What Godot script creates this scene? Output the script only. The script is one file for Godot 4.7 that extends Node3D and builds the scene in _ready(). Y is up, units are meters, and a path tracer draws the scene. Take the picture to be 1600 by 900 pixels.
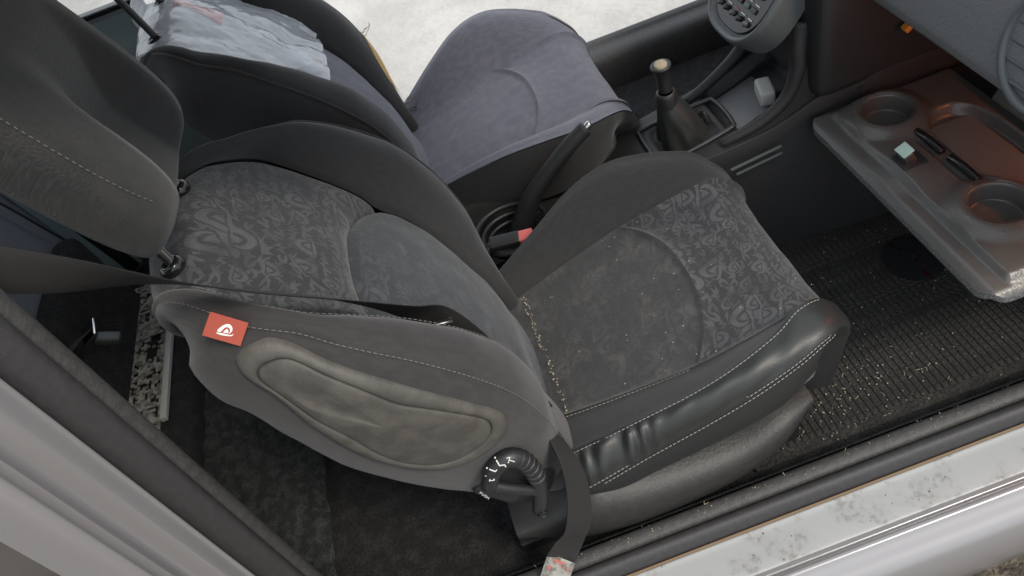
extends Node3D
# Front seats of a small hatchback seen through the open passenger door.
# x = car forward, y = up, z = towards the passenger side (the photographer).

var M := {}
var rng := RandomNumberGenerator.new()
var lump := FastNoiseLite.new()
var taken := {}

# ------------------------------------------------------------------ geometry
class Geo:
	var v := PackedVector3Array()
	var n := PackedVector3Array()
	var t := PackedVector2Array()
	var ix := PackedInt32Array()
	func grid(rows: Array, uvs: Array = [], flip := false) -> void:
		var R := rows.size()
		var K: int = rows[0].size()
		var o := v.size()
		var nn := PackedVector3Array()
		nn.resize(R * K)
		for i in R - 1:
			for j in K - 1:
				var a: Vector3 = rows[i][j]
				var b: Vector3 = rows[i + 1][j]
				var c: Vector3 = rows[i + 1][j + 1]
				var d: Vector3 = rows[i][j + 1]
				var f := (c - a).cross(d - b)
				if flip: f = -f
				nn[i * K + j] += f
				nn[(i + 1) * K + j] += f
				nn[(i + 1) * K + j + 1] += f
				nn[i * K + j + 1] += f
		# weld normals of closed rows / columns
		for i in R:
			if rows[i][0].distance_squared_to(rows[i][K - 1]) < 1e-12:
				var s := nn[i * K] + nn[i * K + K - 1]
				nn[i * K] = s
				nn[i * K + K - 1] = s
		for i in R:
			for j in K:
				v.append(rows[i][j])
				var q := nn[i * K + j]
				n.append(q.normalized() if q.length_squared() > 1e-20 else Vector3.UP)
				t.append(uvs[i][j] if uvs.size() > 0 else Vector2(float(j) / K, float(i) / R))
		for i in R - 1:
			for j in K - 1:
				var p := o + i * K + j
				if flip:
					for q in [p, p + K, p + K + 1, p, p + K + 1, p + 1]: ix.append(q)
				else:
					for q in [p, p + K + 1, p + K, p, p + 1, p + K + 1]: ix.append(q)
	func quad(a: Vector3, b: Vector3, c: Vector3, d: Vector3) -> void: # a b c d counter-clockwise from the front
		var o := v.size()
		var f := (b - a).cross(d - a).normalized()
		var e := (b - a).normalized()
		var g := f.cross(e)
		for p in [a, b, c, d]:
			v.append(p)
			n.append(f)
			t.append(Vector2(e.dot(p), g.dot(p)))
		for q in [0, 2, 1, 0, 3, 2]: ix.append(o + q)
	func box(c: Vector3, s: Vector3, bs := Basis.IDENTITY, bev := 0.0) -> void:
		var h := s * 0.5
		var b := minf(bev, minf(h.x, minf(h.y, h.z)) * 0.98)
		for ax in 3:
			for sg in [-1.0, 1.0]:
				var a1 := (ax + 1) % 3
				var a2 := (ax + 2) % 3
				if b <= 0.0:
					var e0 := Vector3.ZERO
					e0[ax] = sg * h[ax]
					var e1 := Vector3.ZERO
					e1[a1] = h[a1] * sg
					var e2 := Vector3.ZERO
					e2[a2] = h[a2]
					quad(c + bs * (e0 - e1 - e2), c + bs * (e0 + e1 - e2), c + bs * (e0 + e1 + e2), c + bs * (e0 - e1 + e2))
				else:
					var rows := []
					var uv := []
					for i in 6:
						var row := PackedVector3Array()
						var ur := PackedVector2Array()
						for j in 6:
							var p := Vector3.ZERO
							p[ax] = sg * h[ax]
							p[a1] = [-h[a1], -h[a1] + b * 0.4, -h[a1] + b, h[a1] - b, h[a1] - b * 0.4, h[a1]][i]
							p[a2] = [-h[a2], -h[a2] + b * 0.4, -h[a2] + b, h[a2] - b, h[a2] - b * 0.4, h[a2]][j]
							var inn := p.clamp(-h + Vector3(b, b, b), h - Vector3(b, b, b))
							var dd := p - inn
							row.append(c + bs * (inn + (dd.normalized() * b if dd.length() > 1e-9 else Vector3.ZERO)))
							ur.append(Vector2(p[a1], p[a2]))
						rows.append(row)
						uv.append(ur)
					grid(rows, uv, sg < 0)
	func tube(path: Array, rad, sides := 10, caps := true) -> void:
		var rows := []
		var uv := []
		var up := Vector3.UP
		var L := 0.0
		var N := path.size()
		for i in N:
			var d: Vector3 = (path[mini(i + 1, N - 1)] - path[maxi(i - 1, 0)]).normalized()
			if i == 0 and absf(d.dot(up)) > 0.9: up = Vector3.RIGHT
			up = (up - d * up.dot(d)).normalized()
			var sd := d.cross(up)
			var r: float = rad[i] if rad is Array or rad is PackedFloat32Array else rad
			if i > 0: L += path[i].distance_to(path[i - 1])
			var row := PackedVector3Array()
			var ur := PackedVector2Array()
			for k in sides + 1:
				var a := TAU * (k % sides) / sides
				row.append(path[i] + (up * cos(a) + sd * sin(a)) * r)
				ur.append(Vector2(TAU * r * k / sides, L))
			rows.append(row)
			uv.append(ur)
		if caps:
			for e in 2:
				var src: PackedVector3Array = rows[0] if e == 0 else rows[rows.size() - 1]
				var c: Vector3 = path[0] if e == 0 else path[N - 1]
				var row := PackedVector3Array()
				var ur := PackedVector2Array()
				for k in sides + 1:
					row.append(c + (src[k] - c) * 0.001)
					ur.append(Vector2.ZERO)
				if e == 0:
					rows.push_front(row)
					uv.push_front(ur)
				else:
					rows.append(row)
					uv.append(ur)
		grid(rows, uv, true)
	func lathe(c: Vector3, bs: Basis, prof: Array, sides := 32) -> void: # prof: Vector2(radius, height along bs.y)
		var rows := []
		for p in prof:
			var row := PackedVector3Array()
			for k in sides + 1:
				var a := TAU * (k % sides) / sides
				row.append(c + bs * Vector3(p.x * cos(a), p.y, p.x * sin(a)))
			rows.append(row)
		grid(rows, [], false)
	func ribbon(path: Array, wid: Array, w: float, th: float) -> void: # wid: width direction at each point
		var rows := []
		var uv := []
		var L := 0.0
		for i in path.size():
			var d: Vector3 = (path[mini(i + 1, path.size() - 1)] - path[maxi(i - 1, 0)]).normalized()
			var x: Vector3 = (wid[i] - d * wid[i].dot(d)).normalized()
			var y := d.cross(x)
			if i > 0: L += path[i].distance_to(path[i - 1])
			var row := PackedVector3Array()
			var ur := PackedVector2Array()
			for q in [[-1, -1], [-0.4, -1], [0.4, -1], [1, -1], [1, 1], [0.4, 1], [-0.4, 1], [-1, 1], [-1, -1]]:
				row.append(path[i] + x * (q[0] * w * 0.5) + y * (q[1] * th * 0.5))
				ur.append(Vector2(q[0] * w * 0.5, L))
			rows.append(row)
			uv.append(ur)
		grid(rows, uv, true)
	func fan(pts: Array, c: Vector3) -> void:
		var rows := [PackedVector3Array(), PackedVector3Array()]
		for p in pts:
			rows[0].append(p)
			rows[1].append(c + (p - c) * 0.001)
		grid(rows)
	func mesh() -> ArrayMesh:
		var a := []
		a.resize(Mesh.ARRAY_MAX)
		a[Mesh.ARRAY_VERTEX] = v
		a[Mesh.ARRAY_NORMAL] = n
		a[Mesh.ARRAY_TEX_UV] = t
		a[Mesh.ARRAY_INDEX] = ix
		var m := ArrayMesh.new()
		m.add_surface_from_arrays(Mesh.PRIMITIVE_TRIANGLES, a)
		return m

func V(x, y, z) -> Vector3: return Vector3(x, y, z)

func put(called: String, g, m: Material, parent: Node = self) -> MeshInstance3D:
	var o := MeshInstance3D.new()
	o.name = called
	o.mesh = g.mesh() if g is Geo else g
	o.material_override = m
	o.cast_shadow = GeometryInstance3D.SHADOW_CASTING_SETTING_ON
	parent.add_child(o, true)
	return o

func thing(called: String, label: String, cat: String, at := Vector3.ZERO, group := "") -> Node3D:
	var o := Node3D.new()
	o.name = called
	add_child(o, true)
	o.position = at
	o.set_meta("label", label)
	o.set_meta("category", cat)
	if group != "": o.set_meta("group", group)
	return o

func tag(o: Node, label: String, cat: String, group := "") -> Node:
	o.set_meta("label", label)
	o.set_meta("category", cat)
	if group != "": o.set_meta("group", group)
	return o

# smooth interpolation through [t, value] pairs
func crv(a: Array, t: float) -> float:
	var N := a.size()
	if t <= a[0][0]: return a[0][1]
	if t >= a[N - 1][0]: return a[N - 1][1]
	var i := 0
	while t > a[i + 1][0]: i += 1
	var x0: float = a[i][0]
	var x1: float = a[i + 1][0]
	var y0: float = a[i][1]
	var y1: float = a[i + 1][1]
	var h := x1 - x0
	var sl := (y1 - y0) / h
	var m0 := sl
	var m1 := sl
	if i > 0: m0 = (y1 - a[i - 1][1]) / (x1 - a[i - 1][0])
	if i + 2 < N: m1 = (a[i + 2][1] - y0) / (a[i + 2][0] - x0)
	var u := (t - x0) / h
	return y0 * (2*u*u*u - 3*u*u + 1) + m0 * h * (u*u*u - 2*u*u + u) + y1 * (3*u*u - 2*u*u*u) + m1 * h * (u*u*u - u*u)

func spline(pts: Array, per := 8, closed := false) -> Array:
	var out := []
	var N := pts.size()
	var segs := N if closed else N - 1
	for i in segs:
		var p1 = pts[i]
		var p2 = pts[(i + 1) % N]
		var p0 = pts[(i - 1 + N) % N] if closed or i > 0 else p1 * 2.0 - p2
		var p3 = pts[(i + 2) % N] if closed or i + 2 < N else p2 * 2.0 - p1
		for k in per:
			out.append(p1.cubic_interpolate(p2, p0, p3, float(k) / per))
	out.append(pts[0] if closed else pts[N - 1])
	return out

func bez(a: Vector2, b: Vector2, c: Vector2, d: Vector2, t: float) -> Vector2:
	return a.bezier_interpolate(b, c, d, t)

func bas(fwd: Vector3, up: Vector3) -> Basis: # y = up, z = towards fwd
	var z := fwd.normalized()
	var x := up.cross(z).normalized()
	return Basis(x, z.cross(x), z)

# an upholstered panel: surf(s, q) over s in [s0(q), s1(q)], q in [0, 1]; sewn edges sink into a groove, the field puffs up
func panel(surf: Callable, s0: Callable, s1: Callable, ns: int, nq: int, edges: Array, groove := 0.006, puff := 0.004, flip := false, uv_of : Variant = null, lumps := 0.0010, extra: Variant = null) -> Geo:
	var rows := []
	var uvs := []
	for i in ns + 1:
		var row := PackedVector3Array()
		var ur := PackedVector2Array()
		var a := float(i) / ns
		a = lerpf(a, a * a * (3 - 2 * a), 0.55)
		for j in nq + 1:
			var q := float(j) / nq
			q = lerpf(q, q * q * (3 - 2 * q), 0.55)
			var s := lerpf(s0.call(q), s1.call(q), a)
			row.append(surf.call(s, q))
			ur.append(uv_of.call(s, q) if uv_of != null else Vector2(s, q * 0.3))
		rows.append(row)
		uvs.append(ur)
	var out := []
	for i in ns + 1:
		var row := PackedVector3Array()
		for j in nq + 1:
			var p: Vector3 = rows[i][j]
			var du: Vector3 = rows[mini(i + 1, ns)][j] - rows[maxi(i - 1, 0)][j]
			var dv: Vector3 = rows[i][mini(j + 1, nq)] - rows[i][maxi(j - 1, 0)]
			var nr := du.cross(dv).normalized()
			if flip: nr = -nr
			var d := 1.0
			if edges[0]: d = minf(d, p.distance_to(rows[0][j]))
			if edges[1]: d = minf(d, p.distance_to(rows[ns][j]))
			if edges[2]: d = minf(d, p.distance_to(rows[i][0]))
			if edges[3]: d = minf(d, p.distance_to(rows[i][nq]))
			var off := -groove * exp(-pow(d / 0.0065, 2)) + puff * (1.0 - exp(-d / 0.03))
			off += lumps * lump.get_noise_3d(p.x * 30, p.y * 30, p.z * 30) * minf(1.0, d / 0.01)
			if extra != null: off += extra.call(i / float(ns), j / float(nq), p) * minf(1.0, d / 0.012)
			row.append(p + nr * off)
		out.append(row)
	var g := Geo.new()
	g.grid(out, uvs, flip)
	return g

# thread stitches along a line
func stitches(g: Geo, line: Array, ln := 0.0045, gap := 0.0026, r := 0.00055) -> void:
	var acc := 0.0
	var start = null
	var on := true
	for i in line.size() - 1:
		var a: Vector3 = line[i]
		var b: Vector3 = line[i + 1]
		var L := a.distance_to(b)
		var pos := 0.0
		while pos < L:
			var need := (ln if on else gap) - acc
			if on and start == null: start = a.lerp(b, pos / L)
			var st := minf(need, L - pos)
			pos += st
			acc += st
			if acc >= (ln if on else gap) - 1e-7:
				if on:
					g.tube([start, a.lerp(b, pos / L)], r, 4, false)
					start = null
				on = not on
				acc = 0.0

# ------------------------------------------------------------------ textures
func noise_img(sz: int, freq: float, oct: int, sd: int, kind := FastNoiseLite.TYPE_SIMPLEX_SMOOTH) -> Image:
	var f := FastNoiseLite.new()
	f.seed = sd
	f.noise_type = kind
	f.frequency = freq
	f.fractal_octaves = oct
	return f.get_seamless_image(sz, sz)

func normal_tex(img: Image, strength: float) -> ImageTexture:
	var im: Image = img.duplicate()
	im.convert(Image.FORMAT_RGBA8)
	im.bump_map_to_normal_map(strength)
	return ImageTexture.create_from_image(im)

func weave_img(sz: int, cell: int, sd: int) -> Image:
	var r := RandomNumberGenerator.new()
	r.seed = sd
	var im := Image.create_empty(sz, sz, false, Image.FORMAT_L8)
	for y in sz:
		for x in sz:
			var a := sin(PI * x / cell)
			var b := sin(PI * y / cell)
			var w := absf(a) if (int(x / cell) + int(y / cell)) % 2 == 0 else absf(b)
			w = w * 0.7 + r.randf() * 0.3
			im.set_pixel(x, y, Color(w, w, w))
	return im

func col(r: float, g: float, b: float) -> Color: return Color(r, g, b).linear_to_srgb()

# mottled colour texture: mixes two linear colours by noise with grain
func mottle(sz: int, freq: float, oct: int, sd: int, c0: Color, c1: Color, lo := 0.3, hi := 0.7, grain := 0.08) -> ImageTexture:
	var nz := noise_img(sz, freq, oct, sd)
	var fz := noise_img(sz, 0.11, 2, sd + 1)
	var r := RandomNumberGenerator.new()
	r.seed = sd + 7
	var im := Image.create_empty(sz, sz, false, Image.FORMAT_RGB8)
	for y in sz:
		for x in sz:
			var t := smoothstep(lo, hi, nz.get_pixel(x, y).r)
			var k := 1.0 + (r.randf() - 0.5) * grain + (fz.get_pixel(x, y).r - 0.5) * grain * 1.4
			var c := c0.lerp(c1, t)
			im.set_pixel(x, y, Color(c.r * k, c.g * k, c.b * k).linear_to_srgb())
	im.generate_mipmaps()
	return ImageTexture.create_from_image(im)

func fill_poly(im: Image, pts: Array, c: Color) -> void:
	var sz := im.get_width()
	var y0 := 1e9
	var y1 := -1e9
	for p in pts:
		y0 = minf(y0, p.y)
		y1 = maxf(y1, p.y)
	for y in range(int(floor(y0)), int(ceil(y1)) + 1):
		var xs := []
		for i in pts.size():
			var a: Vector2 = pts[i]
			var b: Vector2 = pts[(i + 1) % pts.size()]
			if (a.y <= y and b.y > y) or (b.y <= y and a.y > y):
				xs.append(a.x + (y - a.y) / (b.y - a.y) * (b.x - a.x))
		xs.sort()
		for k in range(0, xs.size() - 1, 2):
			var xa := int(round(xs[k]))
			var xb := int(round(xs[k + 1]))
			for x in range(xa, xb):
				im.set_pixel(posmod(x, sz), posmod(y, sz), c)

const CREST := [[-1.0, 0.55], [-0.75, -0.05], [-0.3, -0.6], [0.25, -0.85], [0.75, -0.6], [0.95, -0.1], [0.8, 0.35], [0.62, 0.5], [0.7, 0.1], [0.5, -0.25], [0.15, -0.35], [-0.2, -0.1], [-0.35, 0.3], [-0.6, 0.62]]
const PEAK := [[-0.15, 0.5], [0.0, 0.15], [0.22, -0.15], [0.34, 0.05], [0.42, 0.0], [0.55, 0.5], [0.3, 0.42], [0.2, 0.5]]
const SWASH := [[-1.1, 0.85], [-0.2, 0.66], [0.9, 0.62], [1.25, 0.3], [1.1, 0.72], [0.2, 0.92], [-0.5, 0.98]]
func shape_pts(a: Array, c: Vector2, s: float, rot: float) -> Array:
	var pts := []
	for p in a: pts.append(Vector2(p[0], p[1]))
	var out := []
	for p in spline(pts, 4, true): out.append(c + (p * s).rotated(rot))
	out.pop_back()
	return out

func motif_fabric(sz: int, cells: int, sd: int, base: Color, lit: Color, keep: float, stain: float) -> ImageTexture:
	var r := RandomNumberGenerator.new()
	r.seed = sd
	var mask := Image.create_empty(sz, sz, false, Image.FORMAT_L8)
	var cell := float(sz) / cells
	# sharp brush marks packed in rows, with crests among them
	for iy in cells * 2:
		for ix in cells * 2:
			var c := Vector2((ix + 0.5 + 0.5 * (iy % 2)) * cell * 0.5, (iy + 0.5) * cell * 0.5) + Vector2(r.randf_range(-1, 1), r.randf_range(-1, 1)) * cell * 0.10
			var a := r.randf_range(-0.4, 0.4) + (PI if r.randf() < 0.5 else 0.0)
			var L := cell * r.randf_range(0.22, 0.34)
			var w := cell * r.randf_range(0.16, 0.26)
			var kind := r.randi() % 4
			var raw: Array = [[[-1, 0.6], [-0.3, -0.9], [0.0, 0.1], [0.5, -1.0], [1, 0.3], [0.55, -0.1], [0.2, 0.9], [-0.2, 0.2]], [[-1, -0.7], [0.2, -1], [1, -0.3], [0.3, -0.35], [0.9, 0.9], [-0.2, 0.1], [-0.7, 0.9]], [[-0.9, 1], [-0.2, -1], [0.15, -0.8], [-0.1, 0.3], [1, -0.6], [0.6, 0.6], [0.0, 0.7]], [[-1, 0], [-0.5, -0.8], [0.6, -0.9], [1, -0.2], [0.3, -0.4], [-0.3, -0.1], [0.4, 0.3], [1, 0.9], [-0.2, 0.7]]][kind]
			var pts := []
			for p in raw: pts.append(c + Vector2(p[0] * L, p[1] * w).rotated(a))
			fill_poly(mask, pts, Color(0.75, 0.75, 0.75) if r.randf() < 0.7 else Color(0.5, 0.5, 0.5))
	for iy in cells:
		for ix in cells:
			if r.randf() > 0.5: continue
			var c := Vector2((ix + 0.5 + (0.5 if iy % 2 else 0.0)) * cell, (iy + 0.5) * cell) + Vector2(r.randf_range(-1, 1), r.randf_range(-1, 1)) * cell * 0.2
			var s := cell * (r.randf_range(0.52, 0.66) if r.randf() < 0.25 else r.randf_range(0.28, 0.42))
			var rot := r.randf_range(-0.5, 0.3) + (PI if r.randf() < 0.3 else 0.0)
			fill_poly(mask, shape_pts([[-1.1, 0.65], [-0.8, -0.3], [0, -0.95], [0.9, -0.7], [1.05, 0.1], [0.7, 0.7], [0, 0.8]], c, s, rot), Color(0.10, 0.10, 0.10))
			for sh in [CREST, PEAK, SWASH]: fill_poly(mask, shape_pts(sh, c, s, rot), Color(0.95, 0.95, 0.95))
	var nz := noise_img(sz, 5.0 / sz, 4, sd + 3)
	var nz2 := noise_img(sz, 22.0 / sz, 3, sd + 4)
	var im := Image.create_empty(sz, sz, false, Image.FORMAT_RGB8)
	var dust := Color(0.16, 0.13, 0.095)
	for y in sz:
		for x in sz:
			var t := mask.get_pixel(x, y).r
			var n1 := nz.get_pixel(x, y).r
			var n2 := nz2.get_pixel(x, y).r
			t *= clampf(keep + (n1 - 0.5) * 1.6, 0.05, 1.0)
			var c := base.lerp(lit, t)
			var k := 1.0 + (r.randf() - 0.5) * 0.42 + (n2 - 0.5) * 0.25
			c = Color(c.r * k, c.g * k, c.b * k)
			if stain > 0.0: c = c.lerp(dust, stain * smoothstep(0.52, 0.8, n1) * (0.4 + n2))
			im.set_pixel(x, y, c.linear_to_srgb())
	im.generate_mipmaps()
	return ImageTexture.create_from_image(im)

func mat(c: Color, rough: float, metal := 0.0) -> StandardMaterial3D:
	var m := StandardMaterial3D.new()
	m.albedo_color = c
	m.roughness = rough
	m.metallic = metal
	m.cull_mode = BaseMaterial3D.CULL_DISABLED
	return m

func with_tex(m: StandardMaterial3D, alb: Texture2D, nrm: Texture2D, sc: float, nsc := 1.0, tri := false) -> StandardMaterial3D:
	if alb:
		m.albedo_texture = alb
		m.albedo_color = Color.WHITE
	if nrm:
		m.normal_enabled = true
		m.normal_texture = nrm
		m.normal_scale = nsc
	m.uv1_scale = Vector3(sc, sc, sc)
	m.uv1_triplanar = tri
	m.uv1_world_triplanar = false
	return m

func make_materials() -> void:
	var weave := normal_tex(noise_img(512, 0.22, 2, 3), 3.0)
	var fine := normal_tex(noise_img(512, 0.12, 3, 5), 4.0)
	var leather := normal_tex(noise_img(512, 0.05, 3, 9, FastNoiseLite.TYPE_CELLULAR), 5.0)
	var plain := mottle(512, 0.012, 4, 21, Color(0.018, 0.018, 0.0185), Color(0.023, 0.0225, 0.0225), 0.2, 0.8, 0.35)
	var plain_w := mottle(512, 0.010, 4, 22, Color(0.026, 0.0225, 0.0228), Color(0.033, 0.0285, 0.0285), 0.2, 0.8, 0.35)
	M.bolster = with_tex(mat(Color.WHITE, 0.85), plain, weave, 6.0, 0.5)
	M.bolster_worn = with_tex(mat(Color.WHITE, 0.85), plain_w, weave, 6.0, 0.5)
	M.pattern = with_tex(mat(Color.WHITE, 0.8), motif_fabric(1024, 8, 31, Color(0.023, 0.023, 0.025), Color(0.070, 0.071, 0.074), 0.85, 0.0), weave, 3.3, 0.5)
	M.insert = with_tex(mat(Color.WHITE, 0.85), motif_fabric(1024, 8, 47, Color(0.036, 0.0355, 0.036), Color(0.058, 0.057, 0.058), 0.62, 0.10), weave, 2.8, 0.5)
	M.insert_back = with_tex(mat(Color.WHITE, 0.85), motif_fabric(1024, 8, 59, Color(0.032, 0.035, 0.040), Color(0.060, 0.066, 0.074), 0.42, 0.0), weave, 2.9, 0.5)
	var navy := mottle(512, 0.012, 4, 61, Color(0.090, 0.092, 0.118), Color(0.108, 0.110, 0.138), 0.2, 0.8, 0.3)
	M.navy = with_tex(mat(Color.WHITE, 0.9), navy, weave, 5.0, 0.5)
	for k in ["bolster", "bolster_worn", "pattern", "insert", "insert_back", "navy"]:
		M[k].rim_enabled = true
		M[k].rim = 0.35
		M[k].rim_tint = 0.6
	M.leather = with_tex(mat(col(0.022, 0.023, 0.022), 0.42), null, leather, 9.0, 0.35)
	M.leather_side = with_tex(mat(col(0.018, 0.018, 0.018), 0.5), null, leather, 9.0, 0.35)
	M.pad = with_tex(mat(Color.WHITE, 0.6), mottle(512, 0.008, 5, 71, Color(0.062, 0.057, 0.049), Color(0.082, 0.076, 0.066), 0.25, 0.75, 0.15), leather, 5.0, 0.15)
	M.thread = mat(col(0.36, 0.34, 0.30), 0.8)
	M.thread_dim = mat(col(0.16, 0.15, 0.14), 0.8)
	M.thread_dark = mat(col(0.03, 0.03, 0.03), 0.8)
	M.foam = with_tex(mat(Color.WHITE, 0.95), mottle(256, 0.04, 4, 73, Color(0.42, 0.25, 0.09), Color(0.62, 0.42, 0.18)), fine, 8.0)
	M.crumb = mat(col(0.45, 0.36, 0.24), 0.9)
	M.straw = mat(col(0.34, 0.29, 0.20), 0.9)
	M.red = with_tex(mat(col(0.33, 0.058, 0.035), 0.75), null, weave, 40.0, 0.4)
	M.white_print = mat(col(0.7, 0.68, 0.64), 0.7)
	M.grain = with_tex(mat(Color.WHITE, 0.52), mottle(512, 0.012, 5, 75, Color(0.026, 0.025, 0.023), Color(0.032, 0.030, 0.028), 0.25, 0.75, 0.1), leather, 7.0, 0.4, true)
	M.plastic = with_tex(mat(col(0.018, 0.018, 0.019), 0.42), null, fine, 10.0, 0.25)
	M.plastic_matt = with_tex(mat(col(0.014, 0.014, 0.0145), 0.6), null, fine, 10.0, 0.4)
	M.gloss = mat(col(0.012, 0.012, 0.012), 0.15)
	M.lid = with_tex(mat(Color.WHITE, 0.33), mottle(512, 0.01, 5, 77, Color(0.072, 0.069, 0.064), Color(0.080, 0.076, 0.070), 0.2, 0.8, 0.06), fine, 3.0, 0.1)
	M.lid_edge = with_tex(mat(Color.WHITE, 0.7), mottle(256, 0.06, 5, 79, Color(0.07, 0.07, 0.07), Color(0.2, 0.2, 0.19), 0.35, 0.7, 0.3), fine, 14.0, 1.0)
	M.dash = with_tex(mat(col(0.115, 0.12, 0.122), 0.48), null, leather, 8.0, 0.5, true)
	M.bezel = with_tex(mat(col(0.07, 0.078, 0.08), 0.42), null, fine, 10.0, 0.2)
	M.steel = mat(col(0.5, 0.5, 0.48), 0.28, 1.0)
	M.chrome = mat(col(0.7, 0.7, 0.7), 0.12, 1.0)
	M.carpet = with_tex(mat(Color.WHITE, 1.0), mottle(512, 0.02, 5, 81, Color(0.010, 0.0098, 0.0098), Color(0.022, 0.0205, 0.021), 0.3, 0.8, 0.8), fine, 2.2, 1.4, true)
	M.mat = with_tex(mat(Color.WHITE, 0.95), mottle(512, 0.02, 5, 83, Color(0.020, 0.019, 0.017), Color(0.032, 0.030, 0.027), 0.35, 0.8, 0.7), fine, 2.0, 1.0, true)
	M.rubber = with_tex(mat(Color.WHITE, 0.55), mottle(256, 0.03, 5, 85, Color(0.030, 0.028, 0.029), Color(0.036, 0.034, 0.034), 0.3, 0.8, 0.12), fine, 8.0, 0.3)
	M.fuzzy = with_tex(mat(Color.WHITE, 0.95), mottle(256, 0.06, 4, 86, Color(0.02, 0.02, 0.021), Color(0.06, 0.06, 0.06), 0.35, 0.75, 0.8), fine, 10.0, 1.2)
	M.sill_trim = with_tex(mat(Color.WHITE, 0.6), mottle(256, 0.03, 5, 87, Color(0.045, 0.043, 0.041), Color(0.058, 0.055, 0.052), 0.3, 0.8, 0.25), leather, 8.0, 0.4)
	M.paint = mat(col(0.27, 0.26, 0.263), 0.30, 0.3)
	M.paint.clearcoat_enabled = true
	M.paint.clearcoat = 0.6
	M.paint.clearcoat_roughness = 0.12
	M.paint_dirty = with_tex(mat(Color.WHITE, 0.45, 0.1), dirt_tex(), null, 2.0)
	M.rust = mat(col(0.18, 0.12, 0.07), 0.9)
	M.headliner = mat(col(0.45, 0.45, 0.43), 0.95)
	M.teal = with_tex(mat(col(0.17, 0.22, 0.225), 0.28), null, fine, 6.0, 0.1)
	M.rear_fabric = with_tex(mat(col(0.13, 0.145, 0.17), 0.7), null, weave, 8.0, 0.4)
	M.dark_pattern = with_tex(mat(Color.WHITE, 0.95), mottle(512, 0.025, 5, 91, Color(0.014, 0.0155, 0.015), Color(0.034, 0.037, 0.0345), 0.35, 0.75, 0.8), fine, 2.5, 1.0)
	M.glass = mat(Color(0.75, 0.85, 0.82, 0.12), 0.03)
	M.glass.transparency = BaseMaterial3D.TRANSPARENCY_ALPHA
	M.tint = mat(col(0.05, 0.045, 0.038), 0.06)
	M.film = mat(Color(0.90, 0.92, 0.95, 0.40), 0.08)
	M.film.transparency = BaseMaterial3D.TRANSPARENCY_ALPHA
	M.film.clearcoat_enabled = true
	M.webbing = with_tex(mat(col(0.020, 0.0185, 0.018), 0.6), null, weave, 60.0, 0.6)
	M.red_button = mat(col(0.62, 0.14, 0.13), 0.35)
	M.plate = with_tex(mat(Color.WHITE, 0.7), mottle(256, 0.03, 5, 93, Color(0.12, 0.115, 0.1), Color(0.3, 0.29, 0.25), 0.3, 0.7, 0.2), null, 6.0)
	M.plate_edge = mat(col(0.4, 0.4, 0.38), 0.5)
	M.concrete = with_tex(mat(Color.WHITE, 0.9), mottle(1024, 0.006, 6, 95, Color(0.38, 0.36, 0.335), Color(0.455, 0.435, 0.405), 0.25, 0.75, 0.06), fine, 0.35, 0.3, true)
	M.earth = with_tex(mat(Color.WHITE, 0.95), mottle(512, 0.02, 6, 96, Color(0.06, 0.05, 0.038), Color(0.14, 0.115, 0.085), 0.3, 0.7, 0.4), fine, 1.5, 1.0, true)
	M.white_plastic = mat(col(0.42, 0.42, 0.4), 0.5)
	M.glow = mat(col(0.9, 0.35, 0.08), 0.5)
	M.glow.emission_enabled = true
	M.glow.emission = Color(1.0, 0.42, 0.1)
	M.glow.emission_energy_multiplier = 1.5
	M.disc = mat(col(0.05, 0.05, 0.055), 0.12, 0.6)
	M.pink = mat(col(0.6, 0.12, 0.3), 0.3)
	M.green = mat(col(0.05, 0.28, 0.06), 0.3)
	M.orange = mat(col(0.62, 0.22, 0.03), 0.5)
	M.mint = mat(col(0.38, 0.5, 0.43), 0.3, 0.3)
	M.red_print = mat(col(0.45, 0.10, 0.08), 0.6)

func dirt_tex() -> ImageTexture:
	var sz := 1024
	var a := noise_img(sz, 0.006, 5, 201)
	var b := noise_img(sz, 0.03, 5, 202)
	var r := RandomNumberGenerator.new()
	r.seed = 5
	var im := Image.create_empty(sz, sz, false, Image.FORMAT_RGB8)
	for y in sz:
		for x in sz:
			var n1 := a.get_pixel(x, y).r
			var n2 := b.get_pixel(x, y).r
			var t := (smoothstep(0.42, 0.85, n1) * smoothstep(0.35, 0.75, n2) * 0.7 + smoothstep(0.35, 0.75, n1) * 0.18)
			var c := Color(0.325, 0.325, 0.318).lerp(Color(0.21, 0.205, 0.185), t)
			if n2 > 0.66 and n1 > 0.55 and r.randf() < 0.12: c = Color(0.14, 0.13, 0.11)
			var k := 1.0 + (r.randf() - 0.5) * 0.1
			im.set_pixel(x, y, Color(c.r * k, c.g * k, c.b * k).linear_to_srgb())
	for i in 220:
		var p := Vector2i(r.randi() % sz, r.randi() % sz)
		if a.get_pixel(p.x, p.y).r < 0.45: continue
		im.fill_rect(Rect2i(p, Vector2i(2 + r.randi() % 4, 2 + r.randi() % 4)), Color(0.2, 0.18, 0.15))
	im.generate_mipmaps()
	return ImageTexture.create_from_image(im)

# ------------------------------------------------------------------ seat
const A := 0.6283   # recline, 36 degrees
const OX := 0.0
const OY := 0.27    # seat bite above the seat's base (floor at 0.28)
const S0 := 0.580
const RR := 0.048
func bk(s: float, n: float, w: float) -> Vector3:
	var t := s
	var m := n
	if s > S0:
		var a := (s - S0) / RR
		if a <= PI:
			t = S0 + (RR + n) * sin(a)
			m = -RR + (RR + n) * cos(a)
		else:
			t = S0 - (a - PI) * RR
			m = -2 * RR - n
	return V(OX - t * sin(A) + m * cos(A), OY + t * cos(A) + m * sin(A), w)

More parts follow.
